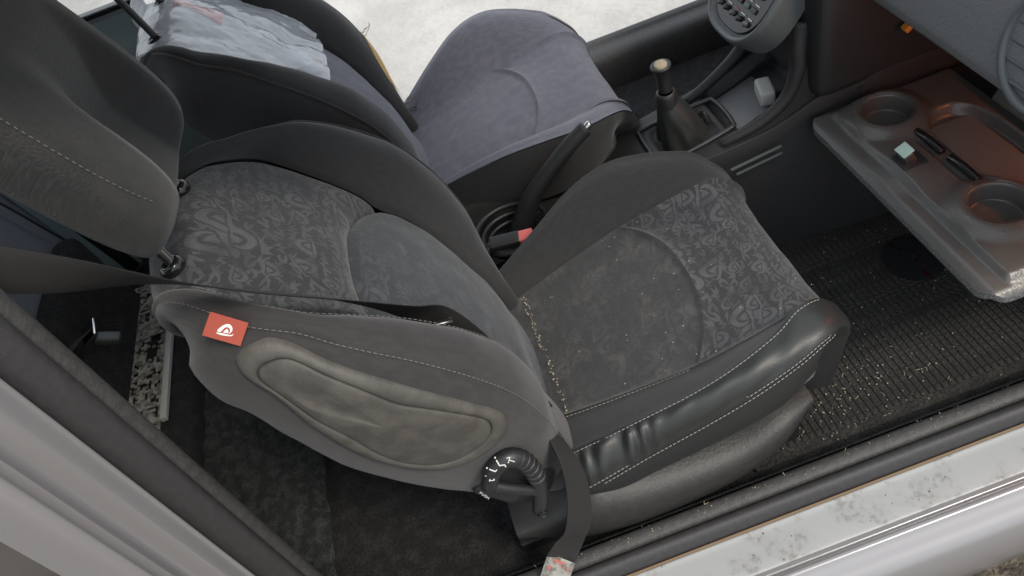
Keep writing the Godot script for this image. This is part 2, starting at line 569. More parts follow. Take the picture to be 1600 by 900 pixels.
const CA := 0.2094  # cushion tilt 12 degrees
const F0 := 0.388
const FR := 0.075
func cu(f: float, h: float, w: float) -> Vector3:
	var t := f
	var m := h
	if f > F0:
		var a := (f - F0) / FR
		if a < 1.9:
			t = F0 + (FR + h) * sin(a)
			m = -FR + (FR + h) * cos(a)
		else:
			t = F0 + (FR + h) * sin(1.9) + (f - F0 - 1.9 * FR) * cos(1.9)
			m = -FR + (FR + h) * cos(1.9) - (f - F0 - 1.9 * FR) * sin(1.9)
	return V(OX + t * cos(CA) - m * sin(CA), OY + t * sin(CA) + m * cos(CA), w)

# backrest curves against s
const BN0 := [[-0.1, -0.03], [0.0, -0.012], [0.08, 0.022], [0.2, 0.05], [0.3, 0.056], [0.4, 0.047], [0.5, 0.026], [0.575, 0.01], [0.66, 0.0], [0.9, 0.0]]
const BAW := [[-0.1, 0.11], [0.0, 0.115], [0.1, 0.126], [0.2, 0.146], [0.3, 0.168], [0.4, 0.184], [0.5, 0.203], [0.532, 0.196], [0.572, 0.17], [0.612, 0.135], [0.662, 0.108], [0.782, 0.095]]
const BRW := [[-0.1, 0.205], [0.0, 0.222], [0.08, 0.242], [0.15, 0.26], [0.3, 0.275], [0.4, 0.27], [0.48, 0.256], [0.522, 0.226], [0.572, 0.186], [0.612, 0.146], [0.662, 0.115], [0.782, 0.1]]
const BRN := [[-0.1, -0.05], [0.0, 0.0], [0.09, 0.045], [0.15, 0.08], [0.25, 0.116], [0.35, 0.122], [0.47, 0.1], [0.54, 0.07], [0.6, 0.03], [0.66, 0.0], [0.8, -0.004]]
const BBW := [[-0.1, 0.19], [0.1, 0.235], [0.3, 0.25], [0.45, 0.24], [0.512, 0.205], [0.572, 0.165], [0.612, 0.13], [0.662, 0.105], [0.782, 0.09]]
const BBN := [[-0.1, -0.1], [0.1, -0.107], [0.33, -0.098], [0.46, -0.066], [0.512, -0.05], [0.582, -0.047], [0.882, -0.047]]
func b_n0(s: float, w: float) -> float:
	var aw := crv(BAW, s)
	return crv(BN0, s) - 0.010 * pow(absf(w) / aw, 2) - 0.010 * exp(-pow((s - mid_b(w / aw * 0.5 + 0.5)) / 0.030, 2))
func b_insert(s: float, q: float) -> Vector3:
	var w := lerpf(-1, 1, q) * crv(BAW, s)
	return bk(s, b_n0(s, w), w)
func b_bolster(s: float, q: float, sd: float) -> Vector3: # q 0 seam .. 1 ridge
	var a := Vector2(crv(BAW, s), b_n0(s, crv(BAW, s)))
	var r := ridge(s, sd)
	var up := maxf(0.0, r.y - a.y)
	var dx := r.x - a.x
	var p := bez(a, a + Vector2(dx * 0.22, up * 0.75), r + Vector2(-dx * 0.5, up * 0.25 + 0.006), r, q)
	if sd > 0: p = bez(a, a + Vector2(-0.003, up * 1.35), r + Vector2(-dx * 0.45, up * 0.38), r, q)
	return bk(s, p.y, p.x * sd)
func ridge(s: float, sd: float) -> Vector2:
	var r := Vector2(crv(BRW, s), crv(BRN, s))
	return r + Vector2(0.030 * exp(-pow((s - 0.572) / 0.05, 2)), 0.0) if sd > 0 else Vector2(r.x * lerpf(0.62, 1.0, smoothstep(0.0, 0.17, s)) - 0.012 * exp(-pow((s - 0.5) / 0.08, 2)), r.y * 0.84)
func b_side(s: float, q: float, sd: float) -> Vector3:
	var r := ridge(s, sd)
	var b := Vector2(crv(BBW, s), crv(BBN, s))
	if sd > 0: b += Vector2(0.036 * exp(-pow((s - 0.568) / 0.055, 2)), -0.020 * exp(-pow((s - 0.52) / 0.045, 2)))
	var p := bez(r, r + Vector2(0.014, (b.y - r.y) * 0.2), b + Vector2(0.028, (r.y - b.y) * 0.25), b, q)
	return bk(s, p.y, p.x * sd)
func b_back(s: float, q: float) -> Vector3:
	var w := lerpf(-1, 1, q) * crv(BBW, s)
	var k := 1.0 - pow(absf(lerpf(-1, 1, q)), 3)
	return bk(s, crv(BBN, s) - 0.012 * k * (1.0 if s < 0.5 else 0.2), w)

# cushion curves against f
const CAW := [[-0.06, 0.12], [0.0, 0.138], [0.12, 0.158], [0.24, 0.172], [0.42, 0.168], [0.5, 0.165], [0.7, 0.16]]
const CRW := [[-0.06, 0.17], [0.0, 0.19], [0.1, 0.222], [0.19, 0.255], [0.27, 0.272], [0.34, 0.266], [0.40, 0.245], [0.45, 0.212], [0.52, 0.195], [0.7, 0.19]]
const CRH := [[-0.06, 0.02], [0.0, 0.03], [0.1, 0.050], [0.19, 0.062], [0.27, 0.056], [0.34, 0.034], [0.40, 0.012], [0.46, -0.004], [0.7, -0.006]]
const NR1 := [[-0.06, 0.218], [0.0, 0.222], [0.1, 0.232], [0.2, 0.238], [0.28, 0.23], [0.355, 0.208], [0.40, 0.182], [0.44, 0.170], [0.7, 0.165]]
const NH1 := [[-0.06, 0.012], [0.0, 0.014], [0.15, 0.022], [0.3, 0.024], [0.4, 0.014], [0.47, 0.0], [0.7, -0.003]]
const NR2 := [[-0.06, 0.262], [0.0, 0.266], [0.1, 0.264], [0.2, 0.266], [0.28, 0.264], [0.355, 0.254], [0.41, 0.238], [0.46, 0.212], [0.53, 0.196], [0.7, 0.19]]
const NH2 := [[-0.06, -0.03], [0.0, -0.028], [0.1, -0.022], [0.2, -0.012], [0.3, -0.004], [0.4, -0.002], [0.47, -0.006], [0.7, -0.01]]
func c_n0(f: float, w: float) -> float:
	return 0.012 * sin(clampf(f / 0.4, 0, 1) * PI) * (1.0 - pow(w / crv(CAW, f), 2)) - 0.004
func c_insert(f: float, q: float) -> Vector3:
	var w := lerpf(-1, 1, q) * crv(CAW, f) + 0.008
	return cu(f, c_n0(f, w - 0.008), w)
func c_far(f: float, q: float) -> Vector3:
	var a := Vector2(crv(CAW, f) - 0.008, -0.004)
	var r := Vector2(crv(CRW, f), crv(CRH, f))
	var up := maxf(0.0, r.y - a.y)
	var p := bez(a, a + Vector2((r.x - a.x) * 0.4, up * 0.5), r + Vector2(-(r.x - a.x) * 0.5, up * 0.25 + 0.004), r, q)
	return cu(f, p.y, -p.x)
func c_far_side(f: float, q: float) -> Vector3:
	var r := Vector2(crv(CRW, f), crv(CRH, f))
	var b := Vector2(r.x - 0.012, lerpf(-0.10, -0.0745, smoothstep(F0 - 0.08, F0, f)))
	var p := bez(r, r + Vector2(0.014, -0.02), b + Vector2(0.02, 0.05), b, q)
	return cu(f, p.y, -p.x)
func c_near1(f: float, q: float) -> Vector3:
	var a := Vector2(crv(CAW, f) + 0.008, -0.004)
	var r := Vector2(crv(NR1, f), crv(NH1, f))
	var p := bez(a, a.lerp(r, 0.3) + Vector2(0, 0.004), a.lerp(r, 0.7) + Vector2(0, 0.008), r, q)
	return cu(f, p.y, p.x)
func c_near2(f: float, q: float) -> Vector3:
	var a := Vector2(crv(NR1, f), crv(NH1, f))
	var r := Vector2(crv(NR2, f), crv(NH2, f))
	var k := clampf((f - 0.02) / 0.15, 0.25, 1.0)
	var p := bez(a, a + Vector2((r.x - a.x) * 0.4, 0.012 * k), r + Vector2(0.004, (a.y - r.y) * 0.7 + 0.008 * k), r, q)
	return cu(f, p.y, p.x)
func c_near_side(f: float, q: float) -> Vector3:
	var r := Vector2(crv(NR2, f), crv(NH2, f))
	var b := Vector2(r.x - 0.006, (lerpf(-0.10, -0.0745, smoothstep(F0 - 0.08, F0, f))) + 0.045 * exp(-pow((f + 0.05) / 0.06, 2)))
	var p := bez(r, r + Vector2(0.006, -0.02), b + Vector2(0.010, 0.04), b, q)
	return cu(f, p.y, p.x)

func k(c: float) -> Callable: return func(_q): return c
func mid_b(q: float) -> float: return 0.318 + 0.075 * (1.0 - pow(absf(q * 2 - 1), 2.6))
func mid_c(q: float) -> float: return 0.232 + 0.060 * (1.0 - pow(absf(q * 2 - 1), 2.4))

func edge_line(surf: Callable, s0: float, s1: float, q: float, lift := 0.0015) -> Array:
	var out := []
	for i in 90:
		var s := lerpf(s0, s1, i / 89.0)
		var p: Vector3 = surf.call(s, q)
		var du: Vector3 = surf.call(s + 0.004, q) - surf.call(s - 0.004, q)
		var dv: Vector3 = surf.call(s, minf(q + 0.03, 1.0)) - surf.call(s, maxf(q - 0.03, 0.0))
		var nr := du.cross(dv).normalized()
		if nr.y < 0: nr = -nr
		out.append(p + nr * lift)
	return out

func make_seat(at: Vector3, called: String, label: String, driver: bool) -> Node3D:
	var t := thing(called, label, "car seat", at)
	var bol: Material = M.navy if driver else M.bolster
	var uvm := func(surf: Callable): return func(s, q): return Vector2(surf.call(s, q).z, s)
	var end := S0 + PI * RR + 0.03
	# ---- cushion
	var cush := put("seat_cushion", panel(c_insert, k(-0.06), mid_c, 50, 50, [false, true, true, true], 0.006, 0.006, false, uvm.call(c_insert), 0.003), M.navy if driver else M.insert, t)
	if not driver: cush.set_meta("label", "worn dusty rear part of the seat cushion insert")
	put("front_insert", panel(c_insert, mid_c, k(0.66), 60, 50, [true, false, true, true], 0.006, 0.009, false, uvm.call(c_insert), 0.002), M.navy if driver else M.pattern, cush)
	var cf: Callable = c_far if not driver else func(f, q): return c_far(f, q) + V(0, 0.040 * sin(q * PI * 0.72) * sin(clampf(f / 0.42, 0, 1) * PI), -0.012 * q)
	put("bolster", panel(cf, k(-0.06), k(0.66), 90, 24, [false, false, true, true], 0.003, 0.004, true), bol, cush)
	put("side_cover", panel(c_far_side, k(-0.06), k(0.66), 80, 14, [false, false, true, false], 0.003, 0.003, true), M.bolster, cush)
	if driver:
		put("bolster", panel(func(f, q): return c_far(f, q) * V(1, 1, -1), k(-0.06), k(0.66), 90, 24, [false, false, true, true], 0.003, 0.004, false), bol, cush)
		put("side_cover", panel(func(f, q): return c_far_side(f, q) * V(1, 1, -1), k(-0.06), k(0.66), 80, 14, [false, false, true, false], 0.003, 0.003, false), M.bolster, cush)
	else:
		put("fabric_strip", panel(c_near1, k(-0.06), k(0.66), 90, 12, [false, false, true, true], 0.003, 0.002), M.bolster, cush)
		var wr := func(a, b, p):
			var m := exp(-pow((a - 0.20) / 0.10, 2))
			return m * (0.0048 * sin(p.x * 210 + b * 3.5 + 2.0 * sin(p.x * 60)) - 0.004) + 0.0008 * sin(p.x * 95 + b * 5)
		put("leather_bolster", panel(c_near2, k(-0.03), k(0.66), 160, 22, [false, false, true, true], 0.003, 0.004, false, null, 0.0015, wr), M.leather, cush)
		put("leather_side", panel(c_near_side, k(-0.03), k(0.66), 90, 16, [false, false, true, false], 0.003, 0.003), M.leather_side, cush)
		for ln in [edge_line(c_near2, 0.0, 0.43, 0.10, 0.004), edge_line(c_near2, -0.01, 0.47, 0.93, 0.0035), edge_line(c_near_side, 0.02, 0.44, 0.06, 0.0042), edge_line(c_near1, 0.0, 0.22, 0.05, 0.002)]:
			var st := Geo.new()
			stitches(st, ln)
			put("stitching", st, M.thread, cush)
		var s2 := Geo.new()
		var ml := []
		for i in 80:
			var q := lerpf(0.02, 0.98, i / 79.0)
			ml.append(c_insert(mid_c(q) - 0.003, q) + V(0, 0.003, 0))
		stitches(s2, ml)
		stitches(s2, edge_line(c_insert, 0.0, 0.23, 0.012, 0.002))
		put("seam_thread", s2, M.thread_dim, cush)
		# crumbled foam dust caught in the seams
		var cr := Geo.new()
		rng.seed = 77
		for i in 170:
			var p: Vector3
			if i < 80: p = c_insert(rng.randf_range(0.0, 0.24), 0.004) + V(rng.randf_range(-1, 1), 0, rng.randf_range(-1, 1)) * 0.0025
			else: p = c_insert(0.012 + rng.randf_range(-0.004, 0.005), rng.randf()) + V(0, 0.002, 0)
			var z := rng.randf_range(0.0006, 0.0019)
			cr.box(p + V(0, 0.001, 0), V(z, z * 0.8, z * 1.2), Basis(V(0.3, 1, 0.2).normalized(), rng.randf() * TAU))
		var cm := put("foam_crumbs", cr, M.crumb, cush)
		cm.set_meta("kind", "stuff")
	var pan := Geo.new()
	pan.box(V(0.205, 0.222, 0), V(0.42, 0.13, 0.44), Basis(V(0, 0, 1), CA), 0.035)
	put("cushion_pan", pan, M.bolster, cush)
	# ---- backrest
	var lower := put("backrest", panel(b_insert, k(-0.08), mid_b, 60, 50, [false, true, true, true], 0.008, 0.006, false, uvm.call(b_insert), 0.003), M.navy if driver else M.insert_back, t)
	put("upper_insert", panel(b_insert, mid_b, k(end), 80, 50, [true, false, true, true], 0.008, 0.010, false, uvm.call(b_insert), 0.002), M.bolster_worn if driver else M.pattern, lower)
	for sd in [-1.0, 1.0]:
		put("bolster", panel(func(s, q): return b_bolster(s, q, sd), k(-0.13), k(end), 110, 26, [false, false, true, true], 0.003, 0.003, sd < 0, null, 0.0015), M.bolster if driver or sd < 0 else M.bolster_worn, lower)
		put("side_cover", panel(func(s, q): return b_side(s, q, sd), k(-0.08), k(end), 110, 20, [false, false, true, false], 0.003, 0.003, sd < 0, null, 0.0015), M.bolster if driver or sd < 0 else M.bolster_worn, lower)
	put("back_cover", panel(b_back, k(-0.08), k(end), 40, 20, [false, false, false, false], 0, 0, true), M.dark_pattern, lower)
	# piping along the far ridge
	var pp := Geo.new()
	pp.tube(edge_line(func(s, q): return b_bolster(s, q, -1.0), 0.02, 0.62, 1.0, 0.001), 0.0022, 6)
	if driver:
		put("piping", pp, M.bolster_worn, lower)
		pp = Geo.new()
		pp.tube(edge_line(func(s, q): return b_bolster(s, q, 1.0), 0.02, 0.62, 1.0, 0.001), 0.0022, 6)
	put("piping", pp, M.bolster_worn, lower)
	var p2 := Geo.new()
	p2.tube(edge_line(c_far, -0.02, 0.5, 1.0, 0.001), 0.0022, 6)
	put("piping", p2, M.bolster_worn, cush)
	if not driver:
		var near := func(s, q): return b_bolster(s, q, 1.0)
		for ln in [edge_line(near, 0.08, 0.6, 0.42, 0.004), edge_line(near, 0.05, 0.62, 0.965, 0.003)]:
			var s3 := Geo.new()
			stitches(s3, ln)
			put("stitching", s3, M.thread_dim, lower)
		side_pad(lower)
		side_tag(lower)
	# ---- base
	var base := Geo.new()
	base.box(V(0.18, 0.10, 0), V(0.46, 0.05, 0.40), Basis.IDENTITY, 0.01)
	for z in [-0.19, 0.19]: base.box(V(0.08, 0.022, z), V(0.46, 0.03, 0.05), Basis.IDENTITY, 0.005)
	for z in [-0.19, 0.19]:
		for x in [-0.03, 0.36]: base.box(V(x, 0.055, z), V(0.05, 0.06, 0.03))
	put("seat_base", base, M.plastic_matt, t)
	if not driver:
		base_trim(t)
		tilt_handle(t)
	headrest(t, driver)
	return t

func side_pad(par: Node) -> void:
	var o := []
	for p in [[.560, .022], [.556, .045], [.535, .066], [.479, .080], [.40, .090], [.333, .096], [.262, .096], [.232, .086], [.214, .06], [.213, .02], [.226, -.015], [.252, -.040], [.30, -.052], [.37, -.047], [.44, -.026], [.50, -.004], [.545, .008]]:
		o.append(Vector2(p[0], p[1]))
	o = spline(o, 5, true)
	var c := Vector2(0.38, 0.028)
	var mk := func(rings: Array) -> Geo:
		var rows := []
		var uv := []
		for r in rings:
			var row := PackedVector3Array()
			var ur := PackedVector2Array()
			for p in o:
				var d: Vector2 = p - c
				var l := maxf(d.length() - r[0], 0.0005)
				var e: Vector2 = c + d.normalized() * l if r[0] < 0.9 else c
				var lo := 0.0
				var hi := 1.0
				for it in 12:
					var md := (lo + hi) / 2
					var sp: Vector3 = b_side(e.x, md, 1.0)
					var sn := (sp.x - OX) * cos(A) + (sp.y - OY) * sin(A)
					if sn > e.y: lo = md
					else: hi = md
				var w: float = b_side(e.x, lo, 1.0).z + 0.003
				row.append(bk2(e.x, e.y, w + r[1]))
				ur.append(e)
			rows.append(row)
			uv.append(ur)
		var g := Geo.new()
		g.grid(rows, uv, true)
		return g
	var pad := put("side_pad", mk.call([[-0.004, -0.02], [-0.001, 0.0], [0.002, 0.004], [0.007, 0.0065], [0.012, 0.0075], [0.018, 0.0072], [0.0225, 0.0055], [0.024, 0.002]]), M.pad, par)
	pad.set_meta("label", "dusty grey pad on the side of the backrest")
	put("pad_face", mk.call([[0.024, 0.002], [0.0255, 0.0055], [0.028, 0.0072], [0.035, 0.008], [0.05, 0.0085], [0.07, 0.009], [1.0, 0.009]]), M.pad, pad)

func side_tag(par: Node) -> void:
	var c := b_side(0.580, 0.07, 1.0) + V(0.005, 0.010, 0.014)
	var dt := (bk(0.56, 0.06, 0.235) - bk(0.60, 0.03, 0.21)).normalized()
	var nr := V(0.25, 0.55, 0.8).normalized()
	var b := bas(nr, nr.cross(dt)) * Basis(V(0, 0, 1), -0.22)
	var g := Geo.new()
	g.box(c, V(0.041, 0.027, 0.0016), b, 0.0006)
	var tg := put("fabric_tag", g, M.red, par)
	tg.set_meta("label", "small red cloth tag with white crest")
	var l := Geo.new()
	for sh in [CREST, PEAK, SWASH]:
		var pts := []
		for p in sh: pts.append(Vector2(p[0], -p[1]))
		var poly := PackedVector2Array(spline(pts, 3, true).slice(0, -1))
		var tr := Geometry2D.triangulate_polygon(poly)
		for i in range(0, tr.size(), 3):
			var q := []
			for e in 3: q.append(c + b * V(poly[tr[i + e]].x * 0.0075, poly[tr[i + e]].y * 0.0075, 0.0013))
			l.quad(q[0], q[1], q[2], q[2])
	put("crest_print", l, M.white_print, tg)

func base_trim(t: Node) -> void:
	# moulded plastic skirt under the near edge of the cushion
	var rows := []
	var uv := []
	for i in 61:
		var x := lerpf(-0.14, 0.40, i / 60.0)
		var top := crv([[-0.14, 0.14], [-0.06, 0.20], [0.0, 0.225], [0.06, 0.205], [0.15, 0.185], [0.25, 0.175], [0.34, 0.185], [0.40, 0.17]], x)
		var bot := crv([[-0.14, 0.08], [-0.05, 0.02], [0.1, 0.012], [0.25, 0.02], [0.33, 0.05], [0.39, 0.12]], x)
		var zz := crv([[-0.14, 0.225], [0.0, 0.262], [0.2, 0.258], [0.33, 0.238], [0.40, 0.205]], x)
		var row := PackedVector3Array()
		var ur := PackedVector2Array()
		for j in 17:
			var q := j / 16.0
			var z := zz - 0.07 * pow(1 - clampf(q / 0.25, 0, 1), 2) + 0.018 * sin(q * PI) - 0.03 * pow(q, 3)
			var y := lerpf(top, bot, q) - 0.012 * pow(1 - clampf(q / 0.2, 0, 1), 2) + 0.004
			row.append(V(x, y, z))
			ur.append(Vector2(x, q * 0.15))
		rows.append(row)
		uv.append(ur)
	var g := Geo.new()
	g.grid(rows, uv)
	var tr := put("base_trim", g, M.grain, t)
	tr.set_meta("label", "dusty grained plastic skirt under the cushion")

func tilt_handle(t: Node) -> void:
	# D shaped recline grip; local to the seat: world minus (0, .28, .38)
	var o := V(0, 0.28, 0.38)
	var zc := 0.665
	var arch := []
	for p in [[-0.080, 0.548], [-0.067, 0.60], [-0.063, 0.650], [-0.071, 0.694], [-0.089, 0.711], [-0.112, 0.697], [-0.128, 0.664]]: arch.append(V(p[0], p[1], zc) - o)
	arch = spline(arch, 7)
	var wd := []
	for i in arch.size(): wd.append(V(0, 0, 1))
	var g := Geo.new()
	var rad := []
	for i in arch.size(): rad.append(0.0135 - 0.003 * absf(i / float(arch.size()) - 0.6))
	g.tube(arch, rad, 14)
	var h := put("recline_handle", g, M.plastic, t)
	h.set_meta("label", "black D shaped recline grip with white arrows")
	var bar := Geo.new()
	bar.tube(spline([V(-0.127, 0.664, zc) - o, V(-0.10, 0.64, zc + 0.004) - o, V(-0.068, 0.608, zc + 0.003) - o], 4), 0.0085, 10)
	put("grip_bar", bar, M.plastic, h)
	var web := Geo.new()
	web.quad(V(-0.125, 0.662, zc - 0.008) - o, V(-0.07, 0.606, zc - 0.008) - o, V(-0.065, 0.66, zc - 0.012) - o, V(-0.095, 0.700, zc - 0.012) - o)
	put("recess", web, M.plastic_matt, h)
	var boss := Geo.new()
	boss.lathe(V(-0.083, 0.572, 0.60) - o, bas(V(0, 1, 0), V(0.05, 0, 1)), [Vector2(0.05, -0.06), Vector2(0.05, 0.0), Vector2(0.044, 0.026), Vector2(0.034, 0.042), Vector2(0.0005, 0.047)], 32)
	put("pivot_boss", boss, M.plastic_matt, h)
	var cov := Geo.new()
	cov.box(V(-0.115, 0.60, 0.63) - o, V(0.06, 0.09, 0.03), Basis(V(0, 0, 1), 0.55), 0.012)
	put("pivot_cover", cov, M.plastic, h)
	var bolt := Geo.new()
	bolt.lathe(V(-0.077, 0.553, zc + 0.006) - o, bas(V(0, 1, 0), V(0, 0.3, 1)), [Vector2(0.008, -0.008), Vector2(0.008, 0.008), Vector2(0.0065, 0.009), Vector2(0.005, 0.006), Vector2(0.0003, 0.006)], 16)
	put("bolt", bolt, M.gloss, h)
	for i in 7:
		var rg := Geo.new()
		var a: Vector3 = arch[13 + i * 2]
		var d: Vector3 = (arch[14 + i * 2] - arch[12 + i * 2]).normalized()
		rg.lathe(a, bas(d.cross(V(0, 0, 1)), d), [Vector2(0.0125, -0.0016), Vector2(0.0142, -0.0006), Vector2(0.0142, 0.0006), Vector2(0.0125, 0.0016)], 16)
		put("grip_rib", rg, M.plastic, h)
	# white pictograms printed on the grip
	var pr := Geo.new()
	var nv := V(-0.12, 0.72, 0.68).normalized()
	for s in [[V(-0.118, 0.686, zc), -0.9, 1.0], [V(-0.083, 0.709, zc), 2.4, 1.0]]:
		var c: Vector3 = s[0] - o + nv * 0.0142
		var b := bas(nv, V(0, 0, -1)) * Basis(V(0, 0, 1), s[1])
		for seg in [[-0.007, 0, 0.001, 0], [0.001, 0.004, 0.007, 0], [0.001, -0.004, 0.007, 0], [0.001, -0.004, 0.001, 0.004]]:
			pr.tube([c + b * V(seg[0], seg[1], 0), c + b * V(seg[2], seg[3], 0)], 0.0007, 4)
	for s in [[V(-0.106, 0.701, zc), 0.4], [V(-0.096, 0.7085, zc), -0.3]]:
		var c: Vector3 = s[0] - o + nv * 0.0142
		var b := bas(nv, V(0, 0, -1)) * Basis(V(0, 0, 1), s[1])
		pr.tube([c + b * V(-0.005, 0.006, 0), c + b * V(-0.002, -0.002, 0), c + b * V(0.005, -0.002, 0), c + b * V(0.006, -0.005, 0)], 0.0011, 4)
		pr.tube([c + b * V(-0.006, 0.0085, 0), c + b * V(-0.006, 0.0105, 0)], 0.0012, 5)
	put("pictogram", pr, M.white_print, h)
	var tm := TextMesh.new()
	var f := SystemFont.new()
	f.font_names = PackedStringArray(["Droid Sans"])
	tm.font = f
	tm.text = "PUSH"
	tm.font_size = 16
	tm.pixel_size = 0.0004
	tm.depth = 0.0002
	var o2 := put("lettering", tm, M.white_print, h)
	var nb := V(-0.5, 0.4, 0.76).normalized()
	o2.transform = Transform3D(bas(nb, V(0.8, 0.6, 0.0)) * Basis(V(0, 0, 1), 0.2), V(-0.131, 0.655, zc) - o + nb * 0.0145)

func headrest(t: Node, driver: bool) -> void:
	var lift := 0.10 if driver else 0.0
	var rows := []
	var uv := []
	var NW := 44
	var NP := 56
	for i in NW + 1:
		var u := lerpf(-1, 1, i / float(NW))
		var w := 0.152 * sin(u * PI / 2) - 0.008
		var e := pow(maxf(0.0, 1.0 - pow(absf((w + 0.008) / 0.152), 4.2)), 1 / 3.2)
		var row := PackedVector3Array()
		var ur := PackedVector2Array()
		for j in NP + 1:
			var a := TAU * (j % NP) / NP
			var ca := signf(cos(a)) * pow(absf(cos(a)), 0.62)
			var sa := signf(sin(a)) * pow(absf(sin(a)), 0.62)
			var tt := 0.800 + 0.140 * ca * (0.90 + 0.10 * e)
			var nn := 0.055 * sa * e
			# hollow in the front face, open towards the backrest
			if sa > 0.0:
				var dw := absf(w + 0.02)
				nn -= 0.050 * sa * smoothstep(0.088, 0.045, dw) * smoothstep(0.83, 0.74, tt)
			tt += 0.012 * (1 - pow(absf(u), 2.0)) * ca
			row.append(bk2(tt + lift, nn + 0.054 + (tt - 0.66) * 0.24, w))
			ur.append(Vector2(w, j * 0.012))
		rows.append(row)
		uv.append(ur)
	var g := Geo.new()
	g.grid(rows, uv, false)
	var h := put("headrest", g, M.bolster, t)
	var st := Geo.new()
	var ln := []
	for i in 60:
		var tt := lerpf(0.69, 0.91, i / 59.0)
		ln.append(bk2(tt + lift, 0.094 + (tt - 0.66) * 0.24, 0.135 - 0.02 * pow(absf(tt - 0.80) / 0.13, 3)))
	if not driver:
		stitches(st, ln, 0.0035, 0.0035, 0.0005)
		put("stitching", st, M.thread_dim, h)
	for w in [-0.08, 0.08]:
		var p := Geo.new()
		p.tube([bk2(0.575, -0.03, w), bk2(0.635, 0.0, w), bk2(0.70 + lift, 0.04 + lift * 0.3, w)], 0.0065, 12)
		put("post", p, M.steel if not driver else M.plastic, h)
		var q := Geo.new()
		q.lathe(bk2(0.624, -0.010, w), bas(V(0, 0, 1), bk2(1, 0.35, 0) - bk2(0, 0, 0)), [Vector2(0.012, -0.012), Vector2(0.0165, -0.004), Vector2(0.0165, 0.004), Vector2(0.012, 0.009), Vector2(0.008, 0.009), Vector2(0.008, 0.002)], 20)
		put("guide_sleeve", q, M.gloss, h)

func bk2(tt: float, n: float, w: float) -> Vector3: # straight backrest axes, no roll over
	return V(OX - tt * sin(A) + n * cos(A), OY + tt * cos(A) + n * sin(A), w)

# ------------------------------------------------------------------ car
# door opening path: pillar, curved corner, sill; returns [point, inward normal]
func opening(n_arc := 14) -> Array:
	var out := []
	for i in 20: out.append([Vector2(-0.41, lerpf(1.42, 0.56, i / 20.0)), Vector2(1, 0)])
	for i in n_arc + 1:
		var a := PI + PI / 2 * i / n_arc
		out.append([Vector2(-0.21 + 0.2 * cos(a), 0.56 + 0.2 * sin(a)), -Vector2(cos(a), sin(a))])
	for i in 30: out.append([Vector2(lerpf(-0.20, 1.05, (i + 1) / 30.0), 0.36), Vector2(0, 1)])
	return out

func sweep(sec: Array, per := 5, from := 0, to := 99) -> Geo: # sec: Vector2(z, height above the opening line)
	var s := spline(sec, per) if per > 1 else sec
	var rows := []
	var uv := []
	var L := 0.0
	var op := opening().slice(from, to)
	for i in op.size():
		var p: Vector2 = op[i][0]
		var nn: Vector2 = op[i][1]
		if i > 0: L += p.distance_to(op[i - 1][0])
		var row := PackedVector3Array()
		var ur := PackedVector2Array()
		var W := 0.0
		for j in s.size():
			var e: Vector2 = p + nn * s[j].y
			if j > 0: W += s[j].distance_to(s[j - 1])
			row.append(V(e.x, e.y, s[j].x))
			ur.append(Vector2(L, W))
		rows.append(row)
		uv.append(ur)
	var g := Geo.new()
	g.grid(rows, uv, false)
	return g

func slab(g: Geo, prof: Array, z0: float, z1: float, flip := false) -> void: # extrude an (x, y) polyline along z
	var rows := []
	var uv := []
	var L := 0.0
	for i in prof.size():
		if i > 0: L += prof[i].distance_to(prof[i - 1])
		var row := PackedVector3Array()
		var ur := PackedVector2Array()
		for j in 13:
			var z := lerpf(z0, z1, j / 12.0)
			row.append(V(prof[i].x, prof[i].y, z))
			ur.append(Vector2(z, L))
		rows.append(row)
		uv.append(ur)
	g.grid(rows, uv, flip)

